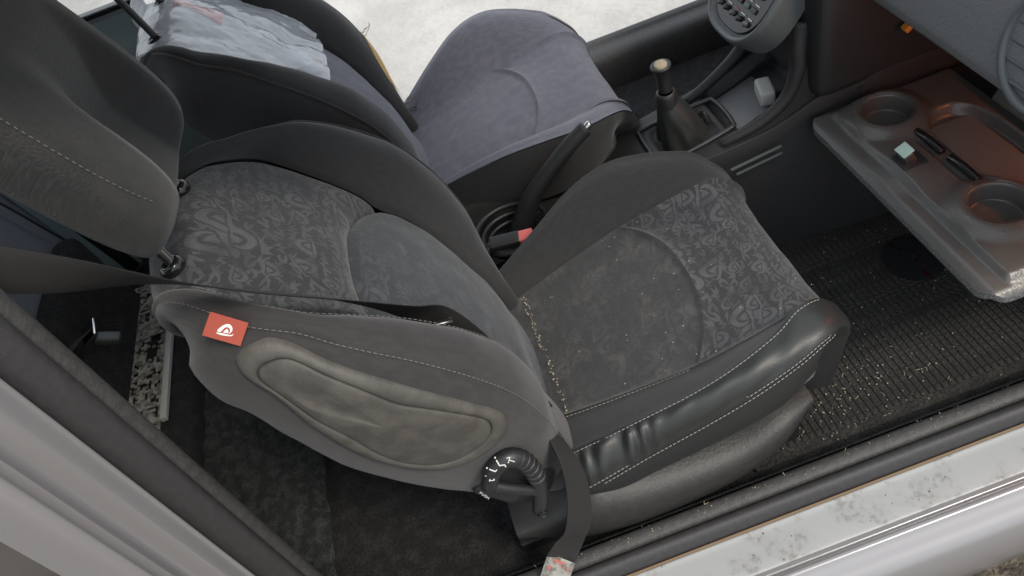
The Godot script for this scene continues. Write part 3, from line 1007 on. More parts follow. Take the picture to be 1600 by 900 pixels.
func car_body() -> void:
	var t := thing("car_body", "silver hatchback body shell around the doorway, with dirty sill", "car body")
	var jamb := [Vector2(0.724, -0.03), Vector2(0.727, -0.014), Vector2(0.735, -0.016), Vector2(0.752, -0.020), Vector2(0.760, -0.030), Vector2(0.772, -0.034), Vector2(0.785, -0.030), Vector2(0.792, -0.0195)]
	put("pillar_panel", sweep(jamb, 5, 0, 32), M.paint, t)
	put("sill_panel", sweep([Vector2(0.724, -0.03), Vector2(0.727, -0.012), Vector2(0.74, -0.013), Vector2(0.785, -0.017), Vector2(0.792, -0.019)], 5, 31), M.paint_dirty, t)
	var lip := put("sill_lip", sweep([Vector2(0.792, -0.0195), Vector2(0.796, -0.026), Vector2(0.800, -0.026), Vector2(0.806, -0.018), Vector2(0.813, -0.017), Vector2(0.819, -0.022), Vector2(0.832, -0.032), Vector2(0.852, -0.05), Vector2(0.865, -0.09), Vector2(0.866, -0.14), Vector2(0.855, -0.2)], 5, 31), M.paint, t)
	put("pillar_lip", sweep([Vector2(0.792, -0.0195), Vector2(0.796, -0.026), Vector2(0.800, -0.026), Vector2(0.806, -0.018), Vector2(0.812, -0.020), Vector2(0.816, -0.032), Vector2(0.812, -0.07)], 5, 0, 32), M.paint, t)
	lip.set_meta("label", "bright rolled silver edge of the sill")
	put("door_seal", sweep([Vector2(0.690, -0.02), Vector2(0.6935, 0.0), Vector2(0.698, 0.010), Vector2(0.707, 0.0125), Vector2(0.715, 0.008), Vector2(0.7215, -0.004), Vector2(0.7235, -0.02)]), M.rubber, t)
	put("seal_bead", sweep([Vector2(0.7225, -0.016), Vector2(0.7240, -0.0085), Vector2(0.7265, -0.0085), Vector2(0.728, -0.016)], 3, 31), M.rust, t)
	put("sill_trim", sweep([Vector2(0.642, -0.075), Vector2(0.650, -0.03), Vector2(0.662, 0.0), Vector2(0.672, 0.008), Vector2(0.684, 0.007), Vector2(0.6905, 0.001), Vector2(0.692, -0.012)]), M.sill_trim, t)
	# outer quarter panel and window behind the pillar
	for sd in [1.0, -1.0]:
		var q := Geo.new()
		var rows := []
		for y in [0.2, 0.35, 0.5, 0.7, 0.85, 0.93]:
			var row := PackedVector3Array()
			for x in [-0.60, -0.9, -1.2, -1.55]: row.append(V(x, y, sd * (0.85 - 0.10 * pow((y - 0.55) / 0.4, 2) * 0.4)))
			rows.append(row)
		q.grid(rows, [], sd > 0)
		put("quarter_panel", q, M.paint, t)
	for sd in [1.0, -1.0]:
		var w := Geo.new()
		w.box(V(-1.01, 1.19, sd * 0.765), V(1.06, 0.54, 0.005), Basis(V(1, 0, 0), -sd * 0.20))
		put("quarter_window", w, M.tint if sd > 0 else M.glass, t)
	var ft := Geo.new()
	ft.box(V(-1.0, 0.945, 0.822), V(1.1, 0.022, 0.02), Basis.IDENTITY, 0.006)
	put("window_frame", ft, M.paint, t)
	# roof, pillars, tailgate
	var r := Geo.new()
	r.box(V(-0.55, 1.49, 0), V(1.95, 0.05, 1.20), Basis.IDENTITY, 0.02)
	put("roof", r, M.headliner, t)
	var pl := Geo.new()
	for sd in [1.0, -1.0]:
		pl = Geo.new()
		pl.tube([V(0.40, 1.48, sd * 0.57), V(0.85, 1.18, sd * 0.66), V(1.25, 0.92, sd * 0.72)], 0.03, 10)
		put("pillar", pl, M.paint, t)
		pl = Geo.new()
		pl.tube([V(-1.5, 1.48, sd * 0.56), V(-1.62, 0.9, sd * 0.68)], 0.06, 10)
		put("pillar", pl, M.paint, t)
	pl = Geo.new()
	pl.box(V(-1.6, 0.6, 0), V(0.06, 0.62, 1.5), Basis.IDENTITY, 0.02)
	put("tailgate", pl, M.paint, t)
	pl = Geo.new()
	pl.tube([V(-0.44, 1.48, -0.58), V(-0.46, 0.95, -0.72), V(-0.46, 0.36, -0.75)], 0.05, 12)
	put("pillar", pl, M.paint, t)
	# far sill with its trim
	var fs := Geo.new()
	slab2(fs, [Vector2(-0.645, 0.27), Vector2(-0.652, 0.33), Vector2(-0.664, 0.372), Vector2(-0.685, 0.388), Vector2(-0.72, 0.390), Vector2(-0.735, 0.398), Vector2(-0.755, 0.397), Vector2(-0.775, 0.37), Vector2(-0.79, 0.30), Vector2(-0.79, 0.2)], -0.5, 1.15)
	var fo := put("far_sill_trim", fs, M.sill_trim, t)
	fo.name = "sill_cover"
	fo.set_meta("label", "dark plastic cover on the driver side sill")
	# inner trim of the far rear quarter
	var it := Geo.new()
	it.grid([PackedVector3Array([V(-0.47, 0.28, -0.66), V(-1.0, 0.28, -0.64), V(-1.55, 0.28, -0.64)]), PackedVector3Array([V(-0.47, 0.70, -0.67), V(-1.0, 0.70, -0.64), V(-1.55, 0.70, -0.64)]), PackedVector3Array([V(-0.47, 0.86, -0.70), V(-1.0, 0.88, -0.665), V(-1.55, 0.88, -0.665)]), PackedVector3Array([V(-0.47, 0.93, -0.735), V(-1.0, 0.95, -0.72), V(-1.55, 0.95, -0.72)])], [], true)
	put("quarter_trim", it, M.teal, t)
	var rail := Geo.new()
	rail.box(V(-0.95, 0.962, -0.715), V(1.1, 0.014, 0.03), Basis.IDENTITY, 0.005)
	put("window_rubber", rail, M.gloss, t)
	# inner trim of the near rear quarter
	var nt := Geo.new()
	nt.box(V(-1.0, 0.62, 0.70), V(1.1, 0.68, 0.02))
	put("quarter_trim", nt, M.plastic_matt, t)
	# bulkhead and windscreen
	var bk_ := Geo.new()
	bk_.box(V(1.13, 0.60, 0), V(0.06, 0.80, 1.5))
	put("bulkhead", bk_, M.carpet, t)
	var ws := Geo.new()
	ws.quad(V(1.25, 0.94, 0.70), V(0.43, 1.46, 0.56), V(0.43, 1.46, -0.56), V(1.25, 0.94, -0.70))
	put("windscreen", ws, M.glass, t)

func slab2(g: Geo, prof: Array, x0: float, x1: float) -> void: # extrude a (z, y) polyline along x
	var s := spline(prof, 4)
	var rows := []
	var uv := []
	for i in s.size():
		var row := PackedVector3Array()
		var ur := PackedVector2Array()
		for j in 9:
			var x := lerpf(x0, x1, j / 8.0)
			row.append(V(x, s[i].y, s[i].x))
			ur.append(Vector2(x, i * 0.01))
		rows.append(row)
		uv.append(ur)
	g.grid(rows, uv)

func floor_and_ground() -> void:
	var g := Geo.new()
	g.box(V(0, -0.05, 0), V(400, 0.1, 400))
	var o := put("ground", g, M.concrete)
	o.set_meta("kind", "structure")
	var e := Geo.new()
	e.box(V(0, 0.004, 1.6), V(6, 0.004, 1.8))
	o = put("earth", e, M.earth)
	o.set_meta("kind", "structure")
	var f := Geo.new()
	f.box(V(-0.2, 0.27, 0.0), V(2.7, 0.02, 1.33))
	o = put("floor", f, M.carpet)
	o.set_meta("kind", "structure")
	var d := Geo.new()
	d.box(V(0.55, 0.287, -0.37), V(1.1, 0.010, 0.54))
	put("carpet", d, M.carpet, o)
	d = Geo.new()
	d.box(V(-1.15, 0.31, 0.03), V(0.75, 0.08, 1.28), Basis.IDENTITY, 0.02)
	put("rear_step", d, M.carpet, o)
	# side of the carpet rising to the sill
	d = Geo.new()
	slab2(d, [Vector2(0.56, 0.281), Vector2(0.60, 0.283), Vector2(0.632, 0.30), Vector2(0.645, 0.34), Vector2(0.655, 0.352)], -0.38, 1.1)
	put("carpet_edge", d, M.carpet, o)

func floor_mat() -> void:
	var t := thing("floor_mat", "black ribbed floor mat strewn with straw and crumbs", "mat", V(0.62, 0.28, 0.37))
	var g := Geo.new()
	g.box(V(0, 0.006, 0), V(0.66, 0.010, 0.48), Basis.IDENTITY, 0.004)
	put("mat_base", g, M.mat, t)
	var r := Geo.new()
	r.box(V(0, 0, 0), V(0.0116, 0.0034, 0.44), Basis.IDENTITY, 0.0018)
	var ms := r.mesh()
	for i in 46:
		var o := put("rib", ms, M.mat, t)
		o.position = V(-0.305 + i * 0.0136, 0.0118, 0)

func litter() -> void:
	rng.seed = 11
	var g := Geo.new()
	for i in 330:
		var p := V(rng.randf_range(0.36, 0.92), 0.2965, rng.randf_range(0.15, 0.62))
		if i < 200: p = V(rng.randfn(0.50, 0.09), 0.2965, clampf(rng.randfn(0.52, 0.07), 0.2, 0.60))
		if p.x < 0.32: continue
		var s := rng.randf_range(0.0006, 0.0022)
		if rng.randf() < 0.12:
			var a := rng.randf() * TAU
			var L := rng.randf_range(0.003, 0.010)
			g.tube([p, p + V(cos(a) * L * 0.5, 0.002, sin(a) * L * 0.5), p + V(cos(a + 0.3) * L, 0, sin(a + 0.3) * L)], 0.0006, 4)
		else:
			g.box(p, V(s, s * 0.7, s * 1.3), Basis(V(0, 1, 0), rng.randf() * TAU))
	var o := put("straw_crumbs", g, M.straw)
	tag(o, "scattered straw bits and crumbs lying on the ribbed mat", "crumbs")
	o.set_meta("kind", "stuff")
	g = Geo.new()
	for i in 90:
		var p := V(rng.randf_range(-0.15, 0.95), 0.3695, rng.randf_range(0.664, 0.684))
		var s := rng.randf_range(0.0006, 0.0018)
		if rng.randf() < 0.15:
			var a := rng.randf() * TAU
			g.tube([p, p + V(cos(a), 0.1, sin(a)) * 0.006], 0.0004, 4)
		else: g.box(p, V(s, s * 0.7, s), Basis(V(0, 1, 0), rng.randf() * TAU))
	o = put("sill_crumbs", g, M.straw)
	tag(o, "fine pale crumbs along the black doorway trim", "crumbs")
	o.set_meta("kind", "stuff")
	g = Geo.new()
	for i in 45:
		var f := rng.randf_range(0.02, 0.46)
		var w := rng.randf()
		var p: Vector3 = c_insert(f, w) + V(0, 0.28 + 0.0085, 0.38)
		var s := rng.randf_range(0.0005, 0.0013)
		g.box(p, V(s, s, s * 1.4), Basis(V(0, 1, 0), rng.randf() * TAU))
	o = put("seat_lint", g, M.crumb)
	tag(o, "specks of pale lint on the passenger seat cushion", "lint")
	o.set_meta("kind", "stuff")

func console() -> void:
	var t := thing("centre_console", "dark plastic centre console with tray between the seats", "console", V(0.3, 0.28, -0.02))
	var O := V(0.3, 0.28, -0.02)
	var top := [[-0.10, 0.44], [0.0, 0.47], [0.16, 0.475], [0.28, 0.50], [0.36, 0.545], [0.5, 0.565], [0.60, 0.585], [0.70, 0.63], [0.8, 0.66]]
	var rows := []
	var uv := []
	for i in 161:
		var x := lerpf(-0.12, 1.08, i / 160.0)
		var yt := crv(top, x)
		var hw := crv([[-0.12, 0.07], [0.1, 0.085], [0.34, 0.10], [0.55, 0.115], [0.8, 0.14]], x)
		var row := PackedVector3Array()
		var ur := PackedVector2Array()
		for j in 61:
			var q := lerpf(-1, 1, j / 60.0)
			var z: float
			var y: float
			var aq := absf(q)
			if aq > 0.6:
				var e := (aq - 0.6) / 0.4
				z = hw + 0.012 * sin(e * PI / 2) + 0.03 * e
				y = lerpf(yt - 0.012, 0.29, e * e * 0.25 + e * 0.75) if e > 0.08 else yt - 0.012 * sqrt(e / 0.08)
			else:
				z = hw * aq / 0.6
				y = yt
				var wz := z * signf(q)
				# tray
				var dx := maxf(absf(x - 0.615) - 0.055, 0)
				var dz := maxf(absf(wz + 0.015) - 0.052, 0)
				var d := Vector2(dx, dz).length()
				y -= 0.026 * smoothstep(0.034, 0.020, d)
				# gear well
				var d2 := Vector2(maxf(absf(x - 0.455) - 0.04, 0), maxf(absf(wz) - 0.03, 0)).length()
				y -= 0.008 * smoothstep(0.026, 0.020, d2)
			row.append(V(x, y, z * signf(q)) - V(O.x, O.y, 0))
			ur.append(Vector2(x, q * 0.3))
		rows.append(row)
		uv.append(ur)
	var g := Geo.new()
	g.grid(rows, uv, true)
	put("console_body", g, M.plastic_matt, t)
	var tl := Geo.new()
	tl.box(V(0.615 - O.x, 0.566 - O.y, -0.015), V(0.125, 0.006, 0.118), Basis(V(0, 0, 1), 0.30), 0.0028)
	put("tray_liner", tl, M.dash, t)
	# bezel round the gear gaiter
	var rim := Geo.new()
	var rp := []
	for p in [[0.375, -0.055], [0.375, 0.055], [0.39, 0.066], [0.525, 0.058], [0.545, 0.04], [0.545, -0.04], [0.525, -0.058], [0.39, -0.066]]: rp.append(V(p[0], crv(top, p[0]) + 0.002, p[1]) - V(O.x, O.y, 0))
	rim.tube(spline(rp, 5, true), 0.005, 8, false)
	put("gaiter_bezel", rim, M.plastic, t)
	# arms sweeping from the tray up to the control panel
	for sd in [-1.0, 1.0]:
		var a := Geo.new()
		var pth: Array = spline([V(0.50, 0.566, 0.085 * sd), V(0.575, 0.592, 0.098 * sd), V(0.632, 0.632, 0.100 * sd), V(0.654, 0.682, 0.098 * sd), V(0.660, 0.725, 0.092 * sd), V(0.670, 0.775, 0.082 * sd)], 6)
		var rp2 := []
		for p in pth: rp2.append(p - V(O.x, O.y, 0))
		var rr := []
		for i in rp2.size(): rr.append(lerpf(0.010, 0.019, i / float(rp2.size())))
		a.tube(rp2, rr, 12)
		put("console_arm", a, M.plastic_matt, t)
		var wl := Geo.new()
		var wr := [PackedVector3Array(), PackedVector3Array(), PackedVector3Array()]
		for i in rp2.size():
			var p: Vector3 = rp2[i]
			var o1 := V(0.002 + 0.004 * i / rp2.size(), -0.002, 0.009 * sd)
			wr[0].append(p + o1)
			wr[1].append(p.lerp(V(p.x + 0.05, 0.46 - O.y, 0.128 * sd), 0.4) + V(0.012, 0, 0.010 * sd))
			wr[2].append(V(p.x + 0.07, 0.42 - O.y, 0.140 * sd))
		wl.grid(wr, [], sd < 0)
		put("console_wall", wl, M.plastic_matt, t)
	var sl := Geo.new()
	sl.box(V(0.545, 0.548, 0.141) - V(O.x, O.y, 0), V(0.11, 0.006, 0.006), Basis(V(0, 0, 1), 0.12), 0.002)
	sl.box(V(0.55, 0.534, 0.144) - V(O.x, O.y, 0), V(0.10, 0.005, 0.006), Basis(V(0, 0, 1), 0.12), 0.002)
	put("side_rail", sl, M.bezel, t)
	# tunnel end with rounded pocket behind the handbrake
	var ring := Geo.new()
	for rr in [[0.074, 0.530, 0.007], [0.064, 0.515, 0.006], [0.056, 0.500, 0.005]]:
		var c := []
		for i in 33:
			var a := TAU * (i % 32) / 32
			c.append(V(0.045 + rr[0] * 1.05 * cos(a), rr[1], 0.055 + rr[0] * sin(a)) - V(O.x, O.y, 0))
		ring.tube(c, rr[2], 8, false)
	put("brake_surround", ring, M.plastic, t)

func gear_lever() -> void:
	var t := thing("gear_lever", "black gear lever with knob missing from its stub", "gear lever", V(0.440, 0.540, -0.02))
	# leather gaiter: pleated cone
	var rows := []
	for i in 25:
		var u := i / 24.0
		var y := lerpf(0.0, 0.12, u)
		var r := crv([[0.0, 0.050], [0.12, 0.047], [0.4, 0.041], [0.65, 0.035], [0.85, 0.027], [1.0, 0.020]], u)
		var cx := crv([[0, 0.015], [0.5, 0.005], [1, -0.012]], u)
		var row := PackedVector3Array()
		for j in 49:
			var a := TAU * (j % 48) / 48
			var pl := 1.0 + 0.10 * (1 - u) * sin(a * 5 + u * 2.0) * sin(PI * clampf(u * 1.5, 0, 1)) + 0.05 * (1 - u) * sin(a * 9 - u * 5)
			var sq := 1.0 + 0.22 * (1 - u) * pow(absf(sin(2 * a)), 2)
			row.append(V(cx + r * pl * sq * cos(a), y, r * pl * sq * 0.92 * sin(a)))
		rows.append(row)
	var g := Geo.new()
	g.grid(rows)
	put("gaiter", g, M.leather, t)
	var s := Geo.new()
	s.lathe(V(-0.012, 0.115, 0), Basis(V(0, 0, 1), 0.06), [Vector2(0.024, -0.012), Vector2(0.0225, 0.0), Vector2(0.0215, 0.012), Vector2(0.019, 0.020), Vector2(0.015, 0.020)], 24)
	put("collar", s, M.plastic, t)
	s = Geo.new()
	s.lathe(V(-0.013, 0.14, 0), Basis(V(0, 0, 1), 0.06), [Vector2(0.015, 0.0), Vector2(0.0135, 0.025), Vector2(0.0145, 0.04), Vector2(0.018, 0.050), Vector2(0.0205, 0.054), Vector2(0.0205, 0.058), Vector2(0.016, 0.058), Vector2(0.012, 0.055)], 24)
	put("stub", s, M.plastic, t)
	s = Geo.new()
	s.lathe(V(-0.0165, 0.194, 0), Basis(V(0, 0, 1), 0.06), [Vector2(0.0135, 0.0), Vector2(0.0135, 0.006), Vector2(0.011, 0.009), Vector2(0.0005, 0.010)], 20)
	put("stub_cap", s, M.straw, t)
	# flap of loose leather in front
	var f := Geo.new()
	for a in [0.0, 0.5]:
		f.tube([V(0.052 + a * 0.03, 0.0, -0.03 + a * 0.05), V(0.058 + a * 0.02, 0.03, -0.02 + a * 0.04), V(0.064, 0.048, -0.012 + a * 0.02)], [0.006, 0.009, 0.003], 8)
	put("loose_fold", f, M.leather, t)

func handbrake() -> void:
	var t := thing("handbrake_lever", "black handbrake lever pointing up beside passenger seat", "handbrake", V(0.06, 0.47, 0.0))
	var O := V(0.06, 0.47, 0.0)
	var g := Geo.new()
	var p := []
	for q in [V(0.055, 0.47, 0.012), V(0.075, 0.52, 0.014), V(0.105, 0.573, 0.016), V(0.15, 0.62, 0.018), V(0.20, 0.662, 0.020), V(0.238, 0.688, 0.021), V(0.247, 0.694, 0.021)]: p.append(q - O)
	var pp := spline(p, 6)
	var rr := []
	for i in pp.size(): rr.append(crv([[0.0, 0.027], [0.3, 0.021], [0.55, 0.0165], [0.8, 0.0155], [0.95, 0.0145], [1.0, 0.010]], i / float(pp.size() - 1)))
	g.tube(pp, rr, 16)
	put("grip", g, M.plastic_matt, t)
	var b := Geo.new()
	b.lathe(p[6], bas(V(0, 0, 1), V(0.8, 0.55, 0)), [Vector2(0.0075, -0.004), Vector2(0.0075, 0.008), Vector2(0.006, 0.0105), Vector2(0.0004, 0.011)], 16)
	put("release_button", b, M.steel, t)
	var c := Geo.new()
	c.lathe(p[0] + V(0.005, -0.01, 0), bas(V(0, 0, 1), V(0.3, 1, 0)), [Vector2(0.05, -0.01), Vector2(0.044, 0.006), Vector2(0.034, 0.024), Vector2(0.026, 0.04)], 24)
	put("gaiter", c, M.leather, t)

func buckle() -> void:
	var t := thing("belt_buckle", "seat belt buckle with red button beside the handbrake", "belt buckle", V(0.0, 0.45, 0.135))
	var O := V(0.0, 0.45, 0.135)
	var d := V(0.97, 0.05, 0.22).normalized()
	var e := V(0.064, 0.562, 0.108)
	var g := Geo.new()
	g.box(e - d * 0.045 - O, V(0.03, 0.020, 0.065), bas(d, V(0, 1, 0.2)), 0.006)
	put("housing", g, M.plastic, t)
	g = Geo.new()
	g.box(e - d * 0.003 - O, V(0.026, 0.016, 0.034), bas(d, V(0, 1, 0.2)), 0.004)
	put("release_button", g, M.red_button, t)
	g = Geo.new()
	g.tube(spline([e - d * 0.07 - O, V(-0.04, 0.54, 0.10) - O, V(-0.055, 0.48, 0.11) - O, V(-0.05, 0.44, 0.12) - O], 5), 0.010, 10)
	put("stalk", g, M.plastic, t)

func dashboard() -> void:
	var t := thing("dashboard", "grey grained dashboard above the open glovebox", "dashboard", V(0.9, 0.62, 0))
	var O := V(0.9, 0.62, 0.0)
	var prof := []
	for p in [[0.99, 0.822], [0.80, 0.824], [0.757, 0.824], [0.744, 0.830], [0.740, 0.842], [0.743, 0.862], [0.768, 0.94], [0.80, 1.0], [0.86, 1.03], [1.0, 1.04], [1.25, 1.0]]: prof.append(Vector2(p[0] - O.x, p[1] - O.y))
	var g := Geo.new()
	slab(g, spline(prof, 5), 0.135, 0.72)
	put("fascia", g, M.dash, t)
	g = Geo.new()
	slab(g, spline(prof, 5), -0.72, -0.22)
	put("fascia", g, M.dash, t)
	# lower box behind the glovebox lid
	g = Geo.new()
	g.box(V(1.03, 0.595, 0.40) - O, V(0.24, 0.02, 0.52), Basis.IDENTITY, 0.004)
	g.box(V(1.10, 0.72, 0.40) - O, V(0.02, 0.26, 0.52))
	g.box(V(0.985, 0.72, 0.668) - O, V(0.26, 0.25, 0.02))
	put("glove_compartment", g, M.plastic_matt, t)
	g = Geo.new()
	g.box(V(0.945, 0.640, 0.46) - O, V(0.030, 0.062, 0.38), Basis(V(0, 0, 1), -0.5), 0.006)
	put("compartment_ledge", g, M.lid, t)
	g = Geo.new()
	g.box(V(1.05, 0.50, 0.38) - O, V(0.14, 0.16, 0.56), Basis.IDENTITY, 0.02)
	put("lower_panel", g, M.plastic_matt, t)
	# round air vent
	var vn := V(-0.94, 0.34, 0).normalized()
	var vc := V(0.764, 0.915, 0.526) - O
	var vb := bas(V(0, 0, 1), vn)
	g = Geo.new()
	g.lathe(vc, vb, [Vector2(0.091, -0.02), Vector2(0.090, 0.006), Vector2(0.086, 0.011), Vector2(0.081, 0.010), Vector2(0.078, 0.005), Vector2(0.076, -0.004), Vector2(0.074, -0.03)], 56)
	var ve := put("air_vent", g, M.bezel, t)
	g = Geo.new()
	g.lathe(vc, vb, [Vector2(0.074, -0.03), Vector2(0.0005, -0.03)], 40)
	put("vent_back", g, M.plastic_matt, ve)
	for i in 6:
		var y := -0.060 + i * 0.024
		var L := 2 * sqrt(maxf(0.001, 0.074 * 0.074 - y * y))
		g = Geo.new()
		var right := V(0, 0, 1)
		var upv := vn.cross(right)
		g.box(vc + upv * y + vn * -0.004, V(L, 0.004, 0.022), Basis(right, (upv * 0.9 + vn * 0.45).normalized(), right.cross((upv * 0.9 + vn * 0.45).normalized())), 0.0015)
		put("vent_slat", g, M.bezel, ve)
	# centre stack
	g = Geo.new()
	g.box(V(0.90, 0.83, -0.045) - O, V(0.46, 0.42, 0.335), Basis.IDENTITY, 0.03)
	put("centre_stack", g, M.plastic_matt, t)
	g = Geo.new()
	g.box(V(0.93, 0.46, -0.03) - O, V(0.36, 0.35, 0.30), Basis.IDENTITY, 0.01)
	put("stack_base", g, M.plastic_matt, t)
	var pn := V(-0.80, 0.60, 0.0).normalized()
	var pc := V(0.624, 0.824, -0.035) - O
	var pb := bas(V(0, 0, 1), pn)
	g = Geo.new()
	var rows := []
	for p in [[0.158, -0.05], [0.156, 0.0], [0.150, 0.010], [0.142, 0.012], [0.136, 0.008], [0.132, 0.002], [0.128, 0.0], [0.0008, 0.0]]:
		var row := PackedVector3Array()
		for kk in 65:
			var a := TAU * (kk % 64) / 64
			var cx := signf(cos(a)) * pow(absf(cos(a)), 0.75)
			var cz := signf(sin(a)) * pow(absf(sin(a)), 0.75)
			row.append(pc + pb * V(p[0] * 0.70 * cx, p[1], p[0] * 0.68 * cz))
		rows.append(row)
	g.grid(rows)
	var cp := put("control_panel", g, M.bezel, t)
	g = Geo.new()
	rows = []
	for p in [[0.127, 0.0], [0.126, 0.003], [0.122, 0.004], [0.0008, 0.004]]:
		var row := PackedVector3Array()
		for kk in 65:
			var a := TAU * (kk % 64) / 64
			row.append(pc + pb * V(p[0] * 0.70 * signf(cos(a)) * pow(absf(cos(a)), 0.75), p[1], p[0] * 0.68 * signf(sin(a)) * pow(absf(sin(a)), 0.75)))
		rows.append(row)
	g.grid(rows)
	put("control_plate", g, M.gloss, cp)
	var dn := (pb * V(1, 0, 0))
	for rw in 3:
		for i in 5:
			g = Geo.new()
			var c := pc + pb * V(-0.060 + rw * 0.027, 0.005, -0.052 + i * 0.026)
			if rw == 1: g.box(c, V(0.010, 0.006, 0.018), pb, 0.002)
			else: g.lathe(c, pb, [Vector2(0.0055, 0.0), Vector2(0.0055, 0.006), Vector2(0.004, 0.008), Vector2(0.0004, 0.008)], 16)
			put("button" if rw == 1 else "control_knob", g, M.plastic if (i + rw) % 2 else M.bezel, cp)
			g = Geo.new()
			g.box(c + pb * V(0.011, 0.0005, 0.003), V(0.0015, 0.001, 0.014), pb)
			put("marking", g, M.red_print if (rw == 0 and i == 2) or (rw == 2 and i == 4) else M.white_print, cp)
	g = Geo.new()
	g.box(pc + pb * V(0.022, 0.005, -0.02), V(0.018, 0.003, 0.034), pb, 0.001)
	put("hazard_switch", g, M.red_print, cp)
	# lamp in the glove compartment
	var lp := V(1.0, 0.822, 0.52)
	g = Geo.new()
	g.box(lp - O, V(0.022, 0.014, 0.010), Basis.IDENTITY, 0.003)
	put("compartment_lamp", g, M.glow, t)
	var li := OmniLight3D.new()
	li.name = "compartment_light"
	li.light_color = Color(1.0, 0.5, 0.16)
	li.light_energy = 0.02
	li.light_size = 0.012
	li.omni_range = 2.0
	li.omni_attenuation = 2.0
	li.shadow_enabled = true
	t.add_child(li)
	li.position = lp + V(0, -0.014, 0) - O
	g = Geo.new()
	g.box(V(0.835, 0.735, 0.138) - O, V(0.022, 0.012, 0.016), Basis(V(0, 0, 1), 0.6), 0.003)
	put("cable_clip", g, M.orange, t)

func lid() -> void:
	var t := thing("glovebox_lid", "open glovebox lid with two moulded cup recesses", "glovebox lid", V(0.93, 0.60, 0.38))
	var O := V(0.93, 0.60, 0.38)
	var x0 := 0.652
	var x1 := 0.93
	var z0 := 0.118
	var z1 := 0.640
	var NX := 110
	var NZ := 190
	var rows := []
	var uv := []
	var hgt := func(x: float, z: float) -> float:
		var y := 0.0
		var de := minf(x - x0, minf(z - z0, z1 - z))
		y -= 0.010 * pow(1 - clampf(de / 0.018, 0, 1), 2)
		# raised shoulder set back from the edge
		y += 0.010 * smoothstep(0.034, 0.046, x - x0) * smoothstep(0.012, 0.03, z - z0) * smoothstep(0.012, 0.03, z1 - z)
		for c in [[0.765, 0.200], [0.770, 0.492]]:
			var d := Vector2(x - c[0], z - c[1]).length()
			y += 0.012 * smoothstep(0.085, 0.052, d)
			y -= 0.052 * smoothstep(0.0465, 0.0435, d)
		# long oval recess
		var ox := (x - 0.852) / 0.056
		var oz := (z - 0.352) / 0.118
		var od := pow(pow(absf(ox), 2.6) + pow(absf(oz), 2.6), 1 / 2.6)
		y -= 0.022 * smoothstep(1.04, 0.90, od)
		y -= 0.006 * smoothstep(0.02, 0.012, absf(x - 0.781)) * smoothstep(0.085, 0.07, absf(z - 0.37))
		# swelling round the striker
		y += 0.006 * smoothstep(0.06, 0.02, Vector2(x - 0.715, (z - 0.338) * 0.7).length())
		return y
	for i in NX + 1:
		var row := PackedVector3Array()
		var ur := PackedVector2Array()
		for j in NZ + 1:
			var a := i / float(NX)
			var b := j / float(NZ)
			var x := lerpf(x0, x1, a)
			var z := lerpf(z0, z1, b)
			# round the two free corners
			var cr := 0.035
			for s in [-1.0, 1.0]:
				var cz := z0 + cr if s < 0 else z1 - cr
				if x < x0 + cr and (z - cz) * s > 0:
					var d := Vector2((x0 + cr - x) / cr, (z - cz) * s / cr)
					var m := maxf(d.x, d.y)
					if d.length() > 0.001:
						var nd := d * m / d.length()
						x = x0 + cr - nd.x * cr
						z = cz + s * nd.y * cr
			row.append(V(x, 0.60 + hgt.call(x, z), z) - O)
			ur.append(Vector2(x, z))
		rows.append(row)
		uv.append(ur)
	var g := Geo.new()
	g.grid(rows, uv, true)
	put("lid_panel", g, M.lid, t)
	# worn edge and underside
	var rim := []
	for i in range(NX, -1, -1): rim.append(rows[i][0])
	for j in range(1, NZ + 1): rim.append(rows[0][j])
	for i in range(1, NX + 1): rim.append(rows[i][NZ])
	g = Geo.new()
	var er := [PackedVector3Array(), PackedVector3Array(), PackedVector3Array()]
	var eu := [PackedVector2Array(), PackedVector2Array(), PackedVector2Array()]
	var L := 0.0
	for i in rim.size():
		if i > 0: L += rim[i].distance_to(rim[i - 1])
		var p: Vector3 = rim[i]
		er[0].append(p)
		er[1].append(p + V(0, -0.012, 0))
		er[2].append(p.lerp(V(-0.11, p.y, 0), 0.02) + V(0, -0.018, 0))
		for e in 3: eu[e].append(Vector2(L, e * 0.01))
	g.grid(er, eu, true)
	put("worn_edge", g, M.lid_edge, t)
	g = Geo.new()
	var un := []
	for i in NX + 1:
		if i % 10: continue
		var row := PackedVector3Array()
		for j in range(0, NZ + 1, 10): row.append(rows[i][j] * V(0.98, 0, 0.98) + V(0, -0.065 if i > 5 and i < NX - 5 and j > 12 and j < NZ - 12 else -0.028, 0))
		un.append(row)
	g.grid(un, [], false)
	put("underside", g, M.plastic_matt, t)
	for c in [[0.765, 0.200], [0.770, 0.492]]:
		g = Geo.new()
		var y: float = 0.612 + 0.008
		g.lathe(V(c[0], y, c[1]) - O, Basis.IDENTITY, [Vector2(0.0505, -0.003), Vector2(0.049, 0.0005), Vector2(0.0465, 0.0018), Vector2(0.0440, 0.0), Vector2(0.0425, -0.005), Vector2(0.0415, -0.030), Vector2(0.038, -0.034), Vector2(0.0005, -0.035)], 48)
		put("cup_recess", g, M.lid, t)
	g = Geo.new()
	g.box(V(0.852, 0.5895, 0.352) - O, V(0.085, 0.004, 0.19), Basis.IDENTITY, 0.0018)
	put("recess_liner", g, M.dash, t)
	for c in [[0.7785, 0.305], [0.782, 0.392]]:
		g = Geo.new()
		g.tube([V(c[0], 0.610, c[1] - 0.034) - O, V(c[0] + 0.001, 0.613, c[1]) - O, V(c[0] + 0.002, 0.610, c[1] + 0.034) - O], 0.0075, 12)
		put("pen_clip", g, M.gloss, t)
	g = Geo.new()
	g.box(V(0.716, 0.628, 0.333) - O, V(0.020, 0.028, 0.026), Basis(V(0, 0, 1), 0.45), 0.004)
